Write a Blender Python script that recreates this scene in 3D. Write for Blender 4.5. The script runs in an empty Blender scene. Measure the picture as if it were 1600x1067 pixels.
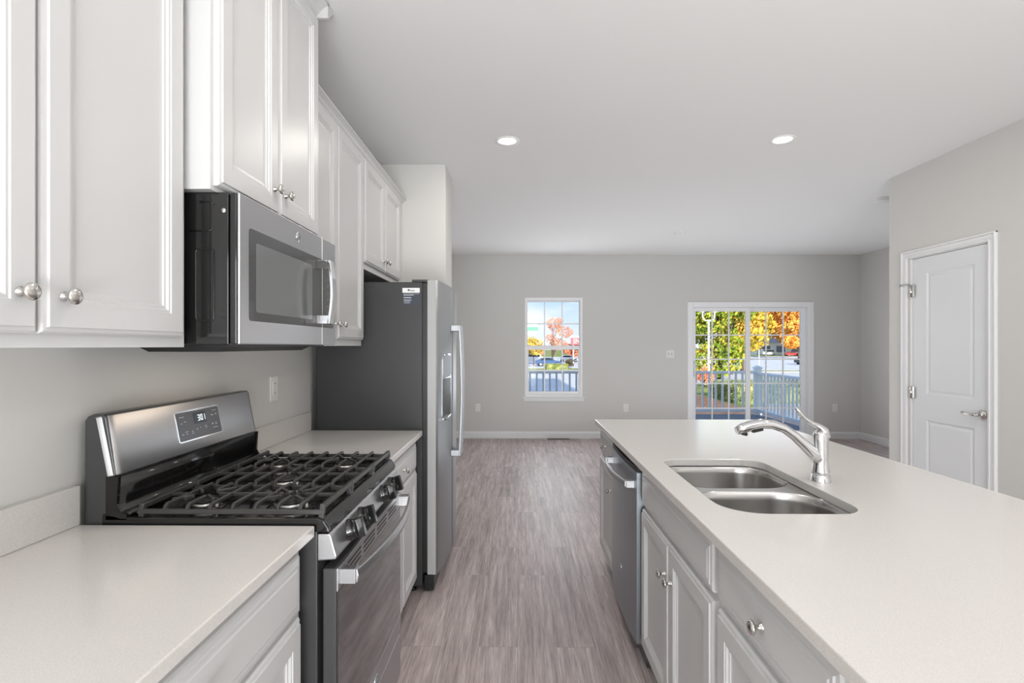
import bpy, bmesh, math, random
from mathutils import Vector, Matrix
random.seed(7)
SC = bpy.context.scene
COL = SC.collection
PI = math.pi

# ------------------------------------------------------------------ camera, world, sun, large lights, exposure
FPX = 835.0
H = 1.385
CEIL = 2.735
cam = bpy.data.cameras.new('camera'); cam.sensor_width = 36.0; cam.lens = 36.0*FPX/1600.0
cam.shift_y = 6.5/1600.0; cam.clip_start = 0.02; cam.clip_end = 900
camo = bpy.data.objects.new('camera', cam); COL.objects.link(camo)
camo.location = (0, 0, H); camo.rotation_euler = (PI/2, 0, math.atan(10/FPX))
SC.camera = camo
vs = SC.view_settings
vs.view_transform = 'Standard'; vs.look = 'None'; vs.gamma = 1; vs.use_curve_mapping = False
vs.exposure = 0.07
try:
    SC.cycles.max_bounces = 10; SC.cycles.diffuse_bounces = 5; SC.cycles.glossy_bounces = 5
    SC.cycles.transparent_max_bounces = 12; SC.cycles.sample_clamp_indirect = 6.0
    SC.cycles.caustics_reflective = False; SC.cycles.caustics_refractive = False
except Exception: pass

def lin(c):
    c = c/255.0
    return c/12.92 if c <= 0.04045 else ((c+0.055)/1.055)**2.4
def rgb(r, g, b): return (lin(r), lin(g), lin(b), 1.0)

W = bpy.data.worlds.new('sky'); SC.world = W; W.use_nodes = True
nt = W.node_tree; N = nt.nodes; L = nt.links; N.clear()
out = N.new('ShaderNodeOutputWorld'); bg = N.new('ShaderNodeBackground'); L.new(bg.outputs[0], out.inputs[0])
tc = N.new('ShaderNodeTexCoord'); sep = N.new('ShaderNodeSeparateXYZ'); L.new(tc.outputs['Generated'], sep.inputs[0])
rmp = N.new('ShaderNodeValToRGB'); L.new(sep.outputs['Z'], rmp.inputs[0])
e = rmp.color_ramp.elements
e[0].position = 0.0; e[0].color = (0.80, 0.87, 0.98, 1)
e[1].position = 0.6; e[1].color = (0.16, 0.36, 0.80, 1)
n2 = e.new(0.12); n2.color = (0.42, 0.66, 1.0, 1)
mp = N.new('ShaderNodeMapping'); mp.inputs['Scale'].default_value = (3.0, 3.0, 9.0); L.new(tc.outputs['Generated'], mp.inputs[0])
nz = N.new('ShaderNodeTexNoise'); nz.inputs['Scale'].default_value = 2.2; nz.inputs['Detail'].default_value = 7; L.new(mp.outputs[0], nz.inputs['Vector'])
cr = N.new('ShaderNodeValToRGB'); L.new(nz.outputs['Fac'], cr.inputs[0])
cr.color_ramp.elements[0].position = 0.44; cr.color_ramp.elements[1].position = 0.68
mx = N.new('ShaderNodeMix'); mx.data_type = 'RGBA'
L.new(cr.outputs[0], mx.inputs[0]); L.new(rmp.outputs[0], mx.inputs[6]); mx.inputs[7].default_value = (0.93, 0.95, 1.0, 1)
L.new(mx.outputs[2], bg.inputs[0]); bg.inputs[1].default_value = 1.12

sun = bpy.data.lights.new('sun', 'SUN'); sun.energy = 7.5; sun.angle = 0.009; sun.color = (1.0, 0.93, 0.80)
suno = bpy.data.objects.new('sun', sun); COL.objects.link(suno)
sd = Vector((-0.03, 1.0, -0.30)).normalized()
suno.rotation_euler = sd.to_track_quat('-Z', 'Y').to_euler()

def area(name, loc, target, sx, sy, power, color=(1, 1, 1), spread=PI):
    l = bpy.data.lights.new(name, 'AREA'); l.shape = 'RECTANGLE'; l.size = sx; l.size_y = sy
    l.energy = power; l.color = color; l.spread = spread
    o = bpy.data.objects.new(name, l); COL.objects.link(o); o.location = loc
    o.rotation_euler = (Vector(target)-Vector(loc)).to_track_quat('-Z', 'Y').to_euler()
    return o
# daylight entering by the windows: front of the house (behind the camera) and the two in the far wall
area('front_window_light', (0.2, -3.93, 1.45), (0.3, 0.0, 1.62), 2.5, 2.0, 106, (0.965, 0.99, 1.0))
# added fill lamp near the floor, aimed up to brighten the ceiling
area('front_ceiling_fill', (0.4, -2.3, 0.12), (0.7, 1.0, CEIL), 1.8, 1.6, 130, (0.965, 0.99, 1.0), 2.4)
area('patio_door_light', (3.45, 7.86, 1.05), (3.3, 4.0, 1.35), 1.6, 1.8, 8, (0.93, 0.965, 1.0))
area('far_window_light', (0.53, 7.86, 1.35), (0.53, 4.0, 1.5), 0.8, 1.35, 14, (0.93, 0.965, 1.0))
# second added fill lamp, lifting the living room ceiling and walls from below
area('living_room_fill', (2.2, 6.0, 0.06), (2.2, 6.0, CEIL), 3.4, 2.6, 26, (0.95, 0.98, 1.0))

# ------------------------------------------------------------------ material helpers
MATS = {}
def pmat(name, col, rough=0.5, metal=0.0, spec=0.5, coat=0.0, coat_rough=0.1):
    m = bpy.data.materials.new(name); m.use_nodes = True
    b = m.node_tree.nodes['Principled BSDF']
    b.inputs['Base Color'].default_value = col
    b.inputs['Roughness'].default_value = rough
    b.inputs['Metallic'].default_value = metal
    b.inputs['Specular IOR Level'].default_value = spec
    b.inputs['Coat Weight'].default_value = coat
    b.inputs['Coat Roughness'].default_value = coat_rough
    MATS[name] = m
    return m
def bsdf(m): return m.node_tree.nodes['Principled BSDF']
def add_noise_color(m, c1, c2, scale, detail=4, stretch=(1, 1, 1), lo=0.35, hi=0.65):
    n = m.node_tree.nodes; l = m.node_tree.links
    t = n.new('ShaderNodeTexCoord'); mp_ = n.new('ShaderNodeMapping'); mp_.inputs['Scale'].default_value = stretch
    l.new(t.outputs['Object'], mp_.inputs[0])
    z = n.new('ShaderNodeTexNoise'); z.inputs['Scale'].default_value = scale; z.inputs['Detail'].default_value = detail
    l.new(mp_.outputs[0], z.inputs['Vector'])
    r = n.new('ShaderNodeValToRGB'); l.new(z.outputs['Fac'], r.inputs[0])
    r.color_ramp.elements[0].position = lo; r.color_ramp.elements[0].color = c1
    r.color_ramp.elements[1].position = hi; r.color_ramp.elements[1].color = c2
    l.new(r.outputs[0], bsdf(m).inputs['Base Color'])
    return r
def add_bump(m, scale, strength, dist=0.002, stretch=(1, 1, 1)):
    n = m.node_tree.nodes; l = m.node_tree.links
    t = n.new('ShaderNodeTexCoord'); mp_ = n.new('ShaderNodeMapping'); mp_.inputs['Scale'].default_value = stretch
    l.new(t.outputs['Object'], mp_.inputs[0])
    z = n.new('ShaderNodeTexNoise'); z.inputs['Scale'].default_value = scale; z.inputs['Detail'].default_value = 3
    l.new(mp_.outputs[0], z.inputs['Vector'])
    b = n.new('ShaderNodeBump'); b.inputs['Strength'].default_value = strength; b.inputs['Distance'].default_value = dist
    l.new(z.outputs['Fac'], b.inputs['Height']); l.new(b.outputs[0], bsdf(m).inputs['Normal'])

wallm = pmat('wall_paint', rgb(213, 212, 209), 0.65, 0, 0.3); add_bump(wallm, 260, 0.08)
ceilm = pmat('ceiling_paint', rgb(236, 236, 236), 0.8, 0, 0.2); add_bump(ceilm, 220, 0.08)
trimm = pmat('trim_paint', rgb(234, 235, 236), 0.35)
doorm = pmat('door_paint', rgb(226, 228, 231), 0.38); add_bump(doorm, 300, 0.04)
cabm = pmat('cabinet_paint', rgb(206, 206, 206), 0.33)
quartz = pmat('white_quartz', rgb(233, 229, 225), 0.17, 0, 0.5)
add_noise_color(quartz, rgb(210, 206, 202), rgb(223, 220, 217), 420, 2, lo=0.3, hi=0.7)
steel = pmat('brushed_steel', (0.40, 0.415, 0.43, 1), 0.50, 1.0); add_bump(steel, 120, 0.05, 0.001, (1, 1, 0.03))
steelh = pmat('brushed_steel_horizontal', (0.47, 0.47, 0.48, 1), 0.36, 1.0); add_bump(steelh, 120, 0.05, 0.001, (1, 0.03, 1))
sinkm = pmat('sink_steel', (0.58, 0.57, 0.56, 1), 0.24, 1.0); add_bump(sinkm, 90, 0.06, 0.001, (1, 1, 0.04))
chrome = pmat('chrome', (0.72, 0.72, 0.73, 1), 0.06, 1.0)
nickel = pmat('satin_nickel', (0.62, 0.60, 0.57, 1), 0.22, 1.0)
slate = pmat('dark_steel', (0.36, 0.395, 0.43, 1), 0.34, 1.0)
fridge_side = pmat('fridge_side_paint', rgb(54, 54, 55), 0.48); add_bump(fridge_side, 500, 0.15, 0.001)
blk_enamel = pmat('black_enamel', rgb(22, 21, 21), 0.12, 0, 0.6)
blk_gloss = pmat('black_gloss', rgb(30, 30, 30), 0.08, 0, 0.7)
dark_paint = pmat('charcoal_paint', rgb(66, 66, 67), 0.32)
castiron = pmat('cast_iron', rgb(58, 57, 56), 0.42, 0, 0.6); add_bump(castiron, 500, 0.15, 0.001)
blk = pmat('black_plastic', rgb(20, 20, 21), 0.4)
oven_glass = pmat('oven_glass', rgb(34, 34, 35), 0.06, 0, 0.9, 0.6, 0.04)
mw_glass = pmat('microwave_glass', rgb(62, 63, 64), 0.05, 0, 0.8)
mw_screen = pmat('microwave_screen', rgb(108, 110, 111), 0.10, 0, 0.6)
panel_grey = pmat('display_grey', rgb(80, 81, 84), 0.2)
lcd = pmat('lcd_black', rgb(18, 20, 21), 0.15)
whiteplastic = pmat('white_plastic', rgb(236, 236, 233), 0.35)
slotm = pmat('slot_dark', rgb(120, 118, 114), 0.5)
navy = pmat('label_navy', rgb(52, 58, 70), 0.5)
paper = pmat('label_white', rgb(235, 235, 236), 0.5)
inkm = pmat('label_ink', rgb(60, 60, 62), 0.5)
greyink = pmat('label_grey_line', rgb(180, 185, 192), 0.5)
alu = pmat('burner_aluminium', (0.75, 0.74, 0.72, 1), 0.35, 1.0)
cream = pmat('ceramic', rgb(235, 232, 224), 0.4)
vinyl = pmat('window_vinyl', rgb(247, 248, 250), 0.4)
railm = pmat('rail_vinyl', rgb(240, 243, 247), 0.45)
deckm = pmat('deck_boards', rgb(112, 118, 128), 0.6)
brickm = pmat('siding', rgb(190, 186, 178), 0.8)
ventm = pmat('vent_brown', rgb(96, 84, 78), 0.5)

def emit(name, col, s):
    m = bpy.data.materials.new(name); m.use_nodes = True
    n = m.node_tree.nodes; n.clear()
    o = n.new('ShaderNodeOutputMaterial'); em = n.new('ShaderNodeEmission')
    em.inputs[0].default_value = col; em.inputs[1].default_value = s
    m.node_tree.links.new(em.outputs[0], o.inputs[0]); return m
lampm = emit('lamp_glow', (1.0, 0.97, 0.92, 1), 7.0)
ledm = emit('led_digits', (0.9, 0.97, 1.0, 1), 1.3)

def glassmat():
    m = bpy.data.materials.new('window_glass'); m.use_nodes = True
    n = m.node_tree.nodes; l = m.node_tree.links; n.clear()
    o = n.new('ShaderNodeOutputMaterial'); mix = n.new('ShaderNodeMixShader')
    t = n.new('ShaderNodeBsdfTransparent'); g = n.new('ShaderNodeBsdfGlossy'); g.inputs['Roughness'].default_value = 0.02
    t.inputs[0].default_value = (0.97, 0.98, 0.98, 1)
    fr = n.new('ShaderNodeFresnel'); fr.inputs[0].default_value = 1.13
    l.new(fr.outputs[0], mix.inputs[0]); l.new(t.outputs[0], mix.inputs[1]); l.new(g.outputs[0], mix.inputs[2])
    l.new(mix.outputs[0], o.inputs[0]); return m
glass = glassmat()

def floormat():
    m = pmat('vinyl_plank_floor', rgb(120, 106, 102), 0.46, 0, 0.4)
    n = m.node_tree.nodes; l = m.node_tree.links; b = bsdf(m)
    t = n.new('ShaderNodeTexCoord')
    mp1 = n.new('ShaderNodeMapping'); mp1.inputs['Rotation'].default_value = (0, 0, PI/2); l.new(t.outputs['Object'], mp1.inputs[0])
    br = n.new('ShaderNodeTexBrick'); br.offset = 0.37; br.inputs['Scale'].default_value = 1.0
    br.inputs['Brick Width'].default_value = 1.22; br.inputs['Row Height'].default_value = 0.178
    br.inputs['Mortar Size'].default_value = 0.0008; br.inputs['Mortar Smooth'].default_value = 0.3; br.inputs['Bias'].default_value = 0.0
    br.inputs['Color1'].default_value = (0.30, 0.30, 0.30, 1); br.inputs['Color2'].default_value = (0.70, 0.70, 0.70, 1); br.inputs['Mortar'].default_value = (0.0, 0.0, 0.0, 1)
    l.new(mp1.outputs[0], br.inputs['Vector'])
    # per plank offset of the grain
    addv = n.new('ShaderNodeVectorMath'); addv.operation = 'MULTIPLY_ADD'
    l.new(br.outputs['Color'], addv.inputs[0]); addv.inputs[1].default_value = (13.0, 29.0, 7.0); l.new(t.outputs['Object'], addv.inputs[2])
    mp2 = n.new('ShaderNodeMapping'); mp2.inputs['Scale'].default_value = (34, 1.7, 1); l.new(addv.outputs[0], mp2.inputs[0])
    z1 = n.new('ShaderNodeTexNoise'); z1.inputs['Scale'].default_value = 1.0; z1.inputs['Detail'].default_value = 8; z1.inputs['Roughness'].default_value = 0.62
    l.new(mp2.outputs[0], z1.inputs['Vector'])
    mp3 = n.new('ShaderNodeMapping'); mp3.inputs['Scale'].default_value = (170, 6, 1); l.new(addv.outputs[0], mp3.inputs[0])
    z2 = n.new('ShaderNodeTexNoise'); z2.inputs['Scale'].default_value = 1.0; z2.inputs['Detail'].default_value = 5; z2.inputs['Roughness'].default_value = 0.7
    l.new(mp3.outputs[0], z2.inputs['Vector'])
    r1 = n.new('ShaderNodeValToRGB'); l.new(z1.outputs['Fac'], r1.inputs[0])
    el = r1.color_ramp.elements
    el[0].position = 0.22; el[0].color = rgb(142, 130, 128); el[1].position = 0.80; el[1].color = rgb(226, 217, 214)
    k = el.new(0.5); k.color = rgb(188, 175, 173)
    r2 = n.new('ShaderNodeValToRGB'); l.new(z2.outputs['Fac'], r2.inputs[0])
    r2.color_ramp.elements[0].position = 0.3; r2.color_ramp.elements[0].color = (0.62, 0.60, 0.60, 1)
    r2.color_ramp.elements[1].position = 0.7; r2.color_ramp.elements[1].color = (1.25, 1.25, 1.25, 1)
    m1 = n.new('ShaderNodeMix'); m1.data_type = 'RGBA'; m1.blend_type = 'MULTIPLY'; m1.inputs[0].default_value = 1.0
    l.new(r1.outputs[0], m1.inputs[6]); l.new(r2.outputs[0], m1.inputs[7])
    r3 = n.new('ShaderNodeValToRGB'); l.new(br.outputs['Color'], r3.inputs[0])
    r3.color_ramp.elements[0].position = 0.0; r3.color_ramp.elements[0].color = (0.45, 0.43, 0.42, 1)
    r3.color_ramp.elements[1].position = 0.75; r3.color_ramp.elements[1].color = (1.12, 1.12, 1.12, 1)
    k3 = r3.color_ramp.elements.new(0.25); k3.color = (0.86, 0.86, 0.86, 1)
    m2 = n.new('ShaderNodeMix'); m2.data_type = 'RGBA'; m2.blend_type = 'MULTIPLY'; m2.inputs[0].default_value = 1.0
    l.new(m1.outputs[2], m2.inputs[6]); l.new(r3.outputs[0], m2.inputs[7])
    l.new(m2.outputs[2], b.inputs['Base Color'])
    bp = n.new('ShaderNodeBump'); bp.inputs['Strength'].default_value = 0.12; bp.inputs['Distance'].default_value = 0.002
    l.new(z2.outputs['Fac'], bp.inputs['Height']); l.new(bp.outputs[0], b.inputs['Normal'])
    return m
floorm = floormat()

# ------------------------------------------------------------------ mesh builder
class MB:
    def __init__(s): s.v = []; s.f = []; s.sm = []
    def add(s, vs_, fs, smooth=False):
        o = len(s.v); s.v += [tuple(p) for p in vs_]
        for f in fs: s.f.append(tuple(i+o for i in f)); s.sm.append(smooth)
        return s
    def box(s, x0, x1, y0, y1, z0, z1):
        v = [(x0,y0,z0),(x1,y0,z0),(x1,y1,z0),(x0,y1,z0),(x0,y0,z1),(x1,y0,z1),(x1,y1,z1),(x0,y1,z1)]
        return s.add(v, [(0,3,2,1),(4,5,6,7),(0,1,5,4),(1,2,6,5),(2,3,7,6),(3,0,4,7)])
    def prism(s, prof, axis, a, b, smooth=False):
        """prof: list of 2D points; extruded along axis from a to b. axis 'x': (y,z), 'y': (x,z), 'z': (x,y)"""
        def P(p, t):
            return {'x': (t, p[0], p[1]), 'y': (p[0], t, p[1]), 'z': (p[0], p[1], t)}[axis]
        n = len(prof); v = [P(p, a) for p in prof]+[P(p, b) for p in prof]
        s.add(v, [(i, (i+1) % n, (i+1) % n+n, i+n) for i in range(n)], smooth)
        o = len(s.v)-2*n
        s.f.append(tuple(range(o, o+n))); s.sm.append(False)
        s.f.append(tuple(range(o+2*n-1, o+n-1, -1))); s.sm.append(False)
        return s
    def lathe(s, prof, origin, axis, n=20, cap=True):
        """prof: list of (r, t) along axis vector"""
        ax = Vector(axis).normalized(); o = Vector(origin)
        u = ax.orthogonal().normalized(); w = ax.cross(u)
        v = []; f = []
        for r, t in prof:
            for k in range(n):
                a = 2*PI*k/n; v.append(o+ax*t+(u*math.cos(a)+w*math.sin(a))*r)
        for i in range(len(prof)-1):
            for k in range(n):
                f.append((i*n+k, i*n+(k+1) % n, (i+1)*n+(k+1) % n, (i+1)*n+k))
        s.add(v, f, True)
        if cap:
            b = len(s.v)-len(v)
            s.f.append(tuple(b+k for k in range(n-1, -1, -1))); s.sm.append(False)
            b = len(s.v)-n
            s.f.append(tuple(b+k for k in range(n))); s.sm.append(False)
        return s
    def tube(s, pts, rad, n=10, flat=1.0, up=None):
        """swept tube; rad number or list; flat scales the second axis"""
        pts = [Vector(p) for p in pts]
        rs = rad if isinstance(rad, (list, tuple)) else [rad]*len(pts)
        v = []; f = []
        prev = None
        for i, p in enumerate(pts):
            d = (pts[min(i+1, len(pts)-1)]-pts[max(i-1, 0)]).normalized()
            if prev is None:
                u = Vector(up) if up else d.orthogonal()
            else: u = prev
            u = (u-d*u.dot(d)).normalized(); prev = u; w = d.cross(u)
            for k in range(n):
                a = 2*PI*k/n; v.append(p+(u*math.cos(a)+w*math.sin(a)*flat)*rs[i])
        for i in range(len(pts)-1):
            for k in range(n):
                f.append((i*n+k, i*n+(k+1) % n, (i+1)*n+(k+1) % n, (i+1)*n+k))
        b = len(s.v); s.add(v, f, True)
        s.f.append(tuple(b+k for k in range(n-1, -1, -1))); s.sm.append(False)
        e_ = b+(len(pts)-1)*n
        s.f.append(tuple(e_+k for k in range(n))); s.sm.append(False)
        return s
    def bar(s, a, b, w, h, up=(0, 0, 1)):
        """rectangular bar from a to b"""
        a = Vector(a); b = Vector(b); d = (b-a).normalized(); u = Vector(up); u = (u-d*u.dot(d)).normalized(); r = d.cross(u)
        v = []
        for p in (a, b):
            for sx, sz in ((-1,-1),(1,-1),(1,1),(-1,1)): v.append(p+r*sx*w/2+u*sz*h/2)
        return s.add(v, [(3,2,1,0),(4,5,6,7),(0,1,5,4),(1,2,6,5),(2,3,7,6),(3,0,4,7)])
    def panel(s, face, x, y0, y1, z0, z1, rings, back=True):
        """framed door front. face +1 looks to +X, -1 to -X; rings (inset, height)"""
        v = []; f = []
        for ins, h in rings:
            a, b, c, d = y0+ins, y1-ins, z0+ins, z1-ins
            v += [(x+face*h, a, c), (x+face*h, b, c), (x+face*h, b, d), (x+face*h, a, d)]
        for i in range(len(rings)-1):
            for k in range(4):
                q = (i*4+k, i*4+(k+1) % 4, (i+1)*4+(k+1) % 4, (i+1)*4+k)
                f.append(q if face > 0 else q[::-1])
        t = (len(rings)-1)*4
        q = (t, t+1, t+2, t+3); f.append(q if face > 0 else q[::-1])
        if back: f.append((3, 2, 1, 0) if face > 0 else (0, 1, 2, 3))
        return s.add(v, f)

ORG = {}
def obj(name, mb, mat, parent=None, bevel=0, seg=2, org=None, smooth_angle=None):
    me = bpy.data.meshes.new(name)
    if parent is not None: o0 = ORG[parent.name]
    elif org is not None: o0 = Vector(org)
    else:
        xs = [p[0] for p in mb.v]; ys = [p[1] for p in mb.v]; zs = [p[2] for p in mb.v]
        o0 = Vector(((min(xs)+max(xs))/2, (min(ys)+max(ys))/2, min(zs)))
    me.from_pydata([tuple(Vector(p)-o0) for p in mb.v], [], mb.f)
    me.polygons.foreach_set('use_smooth', mb.sm)
    me.update()
    bm = bmesh.new(); bm.from_mesh(me); bmesh.ops.recalc_face_normals(bm, faces=bm.faces); bm.to_mesh(me); bm.free()
    if mat: me.materials.append(mat)
    o = bpy.data.objects.new(name, me); COL.objects.link(o)
    if parent is not None: o.parent = parent
    else: o.location = o0
    ORG[o.name] = o0
    if bevel:
        m = o.modifiers.new('bevel', 'BEVEL'); m.width = bevel; m.segments = seg; m.limit_method = 'ANGLE'; m.angle_limit = math.radians(35)
        m.harden_normals = False
    return o
def tag(o, label, cat, group=None):
    o['label'] = label; o['category'] = cat
    if group: o['group'] = group
    return o
def thing(name, label, cat, loc, group=None):
    o = bpy.data.objects.new(name, None); COL.objects.link(o); o.location = loc; o.empty_display_size = 0.1
    ORG[o.name] = Vector(loc); return tag(o, label, cat, group)
def struct(name, mb, mat, bevel=0, parent=None):
    o = obj(name, mb, mat, parent, bevel)
    if parent is None: o['kind'] = 'structure'
    return o
def text_mb(body, size, thick=0.0):
    """text as a mesh in its own XY plane, centred"""
    cu = bpy.data.curves.new('lettering', 'FONT'); cu.body = body; cu.size = size; cu.align_x = 'CENTER'; cu.align_y = 'CENTER'; cu.extrude = thick
    t = bpy.data.objects.new('lettering', cu); COL.objects.link(t)
    dg = bpy.context.evaluated_depsgraph_get(); me = bpy.data.meshes.new_from_object(t.evaluated_get(dg))
    v = [tuple(p.co) for p in me.vertices]; f = [tuple(p.vertices) for p in me.polygons]
    bpy.data.objects.remove(t); bpy.data.curves.remove(cu); bpy.data.meshes.remove(me)
    return v, f
def circ(n, r, cx=0, cy=0): return [(cx+r*math.cos(2*PI*k/n), cy+r*math.sin(2*PI*k/n)) for k in range(n)]
def rrect(x0, x1, y0, y1, r, n=8):
    """rounded rectangle; r is a number or four radii (x1y1, x0y1, x0y0, x1y0)"""
    rs = r if isinstance(r, (tuple, list)) else [r]*4
    p = []
    for (cx, cy, a0), q in zip(((x1, y1, 0), (x0, y1, PI/2), (x0, y0, PI), (x1, y0, 1.5*PI)), rs):
        sx = -1 if cx == x1 else 1; sy = -1 if cy == y1 else 1
        for k in range(n+1):
            a = a0+PI/2*k/n
            p.append((cx+sx*q+q*math.cos(a), cy+sy*q+q*math.sin(a)))
    return p

# ------------------------------------------------------------------ room shell
XW = -1.172; CEIL = 2.735; YF = 8.0; YB = -4.0; XC = 3.0; XR = 5.08; YC = 4.36
struct('floor', MB().box(XW-.15, XR+.15, YB-.15, YF+.16, -0.12, 0.0), floorm)
struct('ceiling', MB().box(XW-.15, XR+.15, YB-.15, YF+.16, CEIL, CEIL+.25), ceilm)
struct('wall_left', MB().box(XW-.15, XW, YB-.15, YF+.16, 0, CEIL), wallm)
struct('wall_partition', MB().box(XW, -0.541, 3.963, 4.33, 0, CEIL), wallm, .004)
# far wall with openings for window_1 and door_2
wx0, wx1, wz0, wz1 = 0.096, 0.957, 0.62, 2.103
sx0, sx1, sz1 = 2.56, 4.345, 2.0
m = MB()
m.box(XW, wx0, YF, YF+.16, 0, CEIL); m.box(wx0, wx1, YF, YF+.16, 0, wz0); m.box(wx0, wx1, YF, YF+.16, wz1, CEIL)
m.box(wx1, sx0, YF, YF+.16, 0, CEIL); m.box(sx0, sx1, YF, YF+.16, sz1, CEIL); m.box(sx1, XR, YF, YF+.16, 0, CEIL)
struct('wall_far', m, wallm)
struct('wall_right', MB().box(XR, XR+.15, YC, YF+.16, 0, CEIL), wallm)
# closet block with an opening for door_1
dy0, dy1, dz1 = 3.43, 4.13, 2.055
m = MB()
m.box(XC, XC+.12, YB, dy0, 0, CEIL); m.box(XC, XC+.12, dy0, dy1, dz1, CEIL); m.box(XC, XC+.12, dy1, YC, 0, CEIL)
m.box(XC+.12, XR+.15, YC-.12, YC, 0, CEIL)
struct('wall_closet', m, wallm)
# front wall behind the camera with its window opening
m = MB(); bx0, bx1, bz0, bz1 = -1.08, 1.48, 0.42, 2.48
m.box(XW, bx0, YB-.15, YB, 0, CEIL); m.box(bx0, bx1, YB-.15, YB, 0, bz0); m.box(bx0, bx1, YB-.15, YB, bz1, CEIL); m.box(bx1, XC+.12, YB-.15, YB, 0, CEIL)
struct('wall_front', m, wallm)
m = MB()
for a in (bx0, (bx0+bx1)/2-.03, bx1-.06): m.box(a, a+.06, YB-.12, YB-.05, bz0, bz1)
m.box(bx0, bx1, YB-.12, YB-.05, bz0, bz0+.06); m.box(bx0, bx1, YB-.12, YB-.05, bz1-.06, bz1)
w3 = struct('window_3', m, vinyl, .004)
obj('pane', MB().box(bx0+.05, bx1-.05, YB-.088, YB-.083, bz0+.05, bz1-.05), glass, w3)

# baseboards
def base_prof(y_or_x, sgn): 
    return [(y_or_x, 0), (y_or_x+sgn*.014, 0), (y_or_x+sgn*.014, .075), (y_or_x+sgn*.011, .088), (y_or_x+sgn*.006, .098), (y_or_x, .104)]
struct('baseboard_far', MB().prism(base_prof(YF, -1), 'x', XW, 2.52).prism(base_prof(YF, -1), 'x', 4.39, XR), trimm)
struct('baseboard_right', MB().prism(base_prof(XR, -1), 'y', YC, YF-.014), trimm)
struct('baseboard_closet', MB().prism(base_prof(XC, -1), 'y', YB, 3.375).prism(base_prof(XC, -1), 'y', 4.21, YC), trimm)
struct('baseboard_left', MB().prism(base_prof(XW, 1), 'y', 4.33, YF-.014), trimm)

# ------------------------------------------------------------------ window_1 (double hung, far wall)
m = MB(); d0, d1 = YF-.004, YF+.085
m.box(wx0, wx0+.035, d0, d1, wz0, wz1); m.box(wx1-.035, wx1, d0, d1, wz0, wz1); m.box(wx0+.035, wx1-.035, d0, d1, wz1-.045, wz1); m.box(wx0+.035, wx1-.035, d0, d1, wz0, wz0+.035)
w1 = struct('window_1', m, vinyl, .003)
def sash(x0, x1, z0, z1, y, cols, rows, gx0, gx1, gz0, gz1, parent):
    m = MB(); t = .028
    m.box(x0, gx0, y, y+t, z0, z1); m.box(gx1, x1, y, y+t, z0, z1); m.box(gx0, gx1, y, y+t, z0, gz0); m.box(gx0, gx1, y, y+t, gz1, z1)
    s = obj('sash', m, vinyl, parent, .003)
    g = MB()
    for c in cols: g.box(c-.009, c+.009, y+.008, y+.02, gz0, gz1)
    for r in rows: g.box(gx0, gx1, y+.0085, y+.0195, r-.009, r+.009)
    obj('muntin_grid', g, vinyl, s)
    obj('pane', MB().box(gx0-.004, gx1+.004, y+.012, y+.016, gz0-.004, gz1+.004), glass, s)
    return s
sash(.131, .922, 1.34, 2.06, YF+.05, (.393, .659), (1.714,), .139, .912, 1.388, 2.042, w1)
sash(.131, .922, .655, 1.385, YF+.018, (.393, .659), (1.010,), .152, .896, .70, 1.325, w1)
obj('lock', MB().box(.50, .55, YF+.004, YF+.018, 1.372, 1.388), vinyl, w1, .003)
struct('trim_1', MB().box(.055, .995, YF-.028, YF+.02, .60, .622).box(.075, .975, YF-.014, YF-.0005, .555, .60), trimm, .004)

# ------------------------------------------------------------------ door_2 (sliding patio door)
m = MB()
m.box(2.519, 2.60, YF-.02, YF+.12, 0, 2.034); m.box(4.30, 4.387, YF-.02, YF+.12, 0, 2.034); m.box(2.60, 4.30, YF-.02, YF+.12, 1.955, 2.034); m.box(2.60, 4.30, YF-.02, YF+.12, -.02, .03)
d2 = struct('door_2', m, vinyl, .006)
def slider(x0, x1, gx0, gx1, y, parent):
    m = MB(); t = .035; z0, z1, g0, g1 = .032, 1.953, .11, 1.895
    m.box(x0, gx0, y, y+t, z0, z1); m.box(gx1, x1, y, y+t, z0, z1); m.box(gx0, gx1, y, y+t, z0, g0); m.box(gx0, gx1, y, y+t, g1, z1)
    s = obj('sliding_panel', m, vinyl, parent, .003)
    g = MB(); w = gx1-gx0
    for k in (1, 2): g.box(gx0+w*k/3-.009, gx0+w*k/3+.009, y+.009, y+.024, g0, g1)
    for z in (1.544, 1.182, .820, .450): g.box(gx0, gx1, y+.0095, y+.0235, z-.009, z+.009)
    obj('muntin_grid', g, vinyl, s)
    obj('pane', MB().box(gx0-.004, gx1+.004, y+.014, y+.018, g0-.004, g1+.004), glass, s)
    return s
slider(2.602, 3.462, 2.648, 3.392, YF+.015, d2)
slider(3.420, 4.298, 3.466, 4.228, YF+.06, d2)
obj('door_pull', MB().tube([(2.622, YF+.014, .93), (2.622, YF-.02, .95), (2.622, YF-.02, 1.13), (2.622, YF+.014, 1.15)], .009, 8), whiteplastic, d2)

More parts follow.
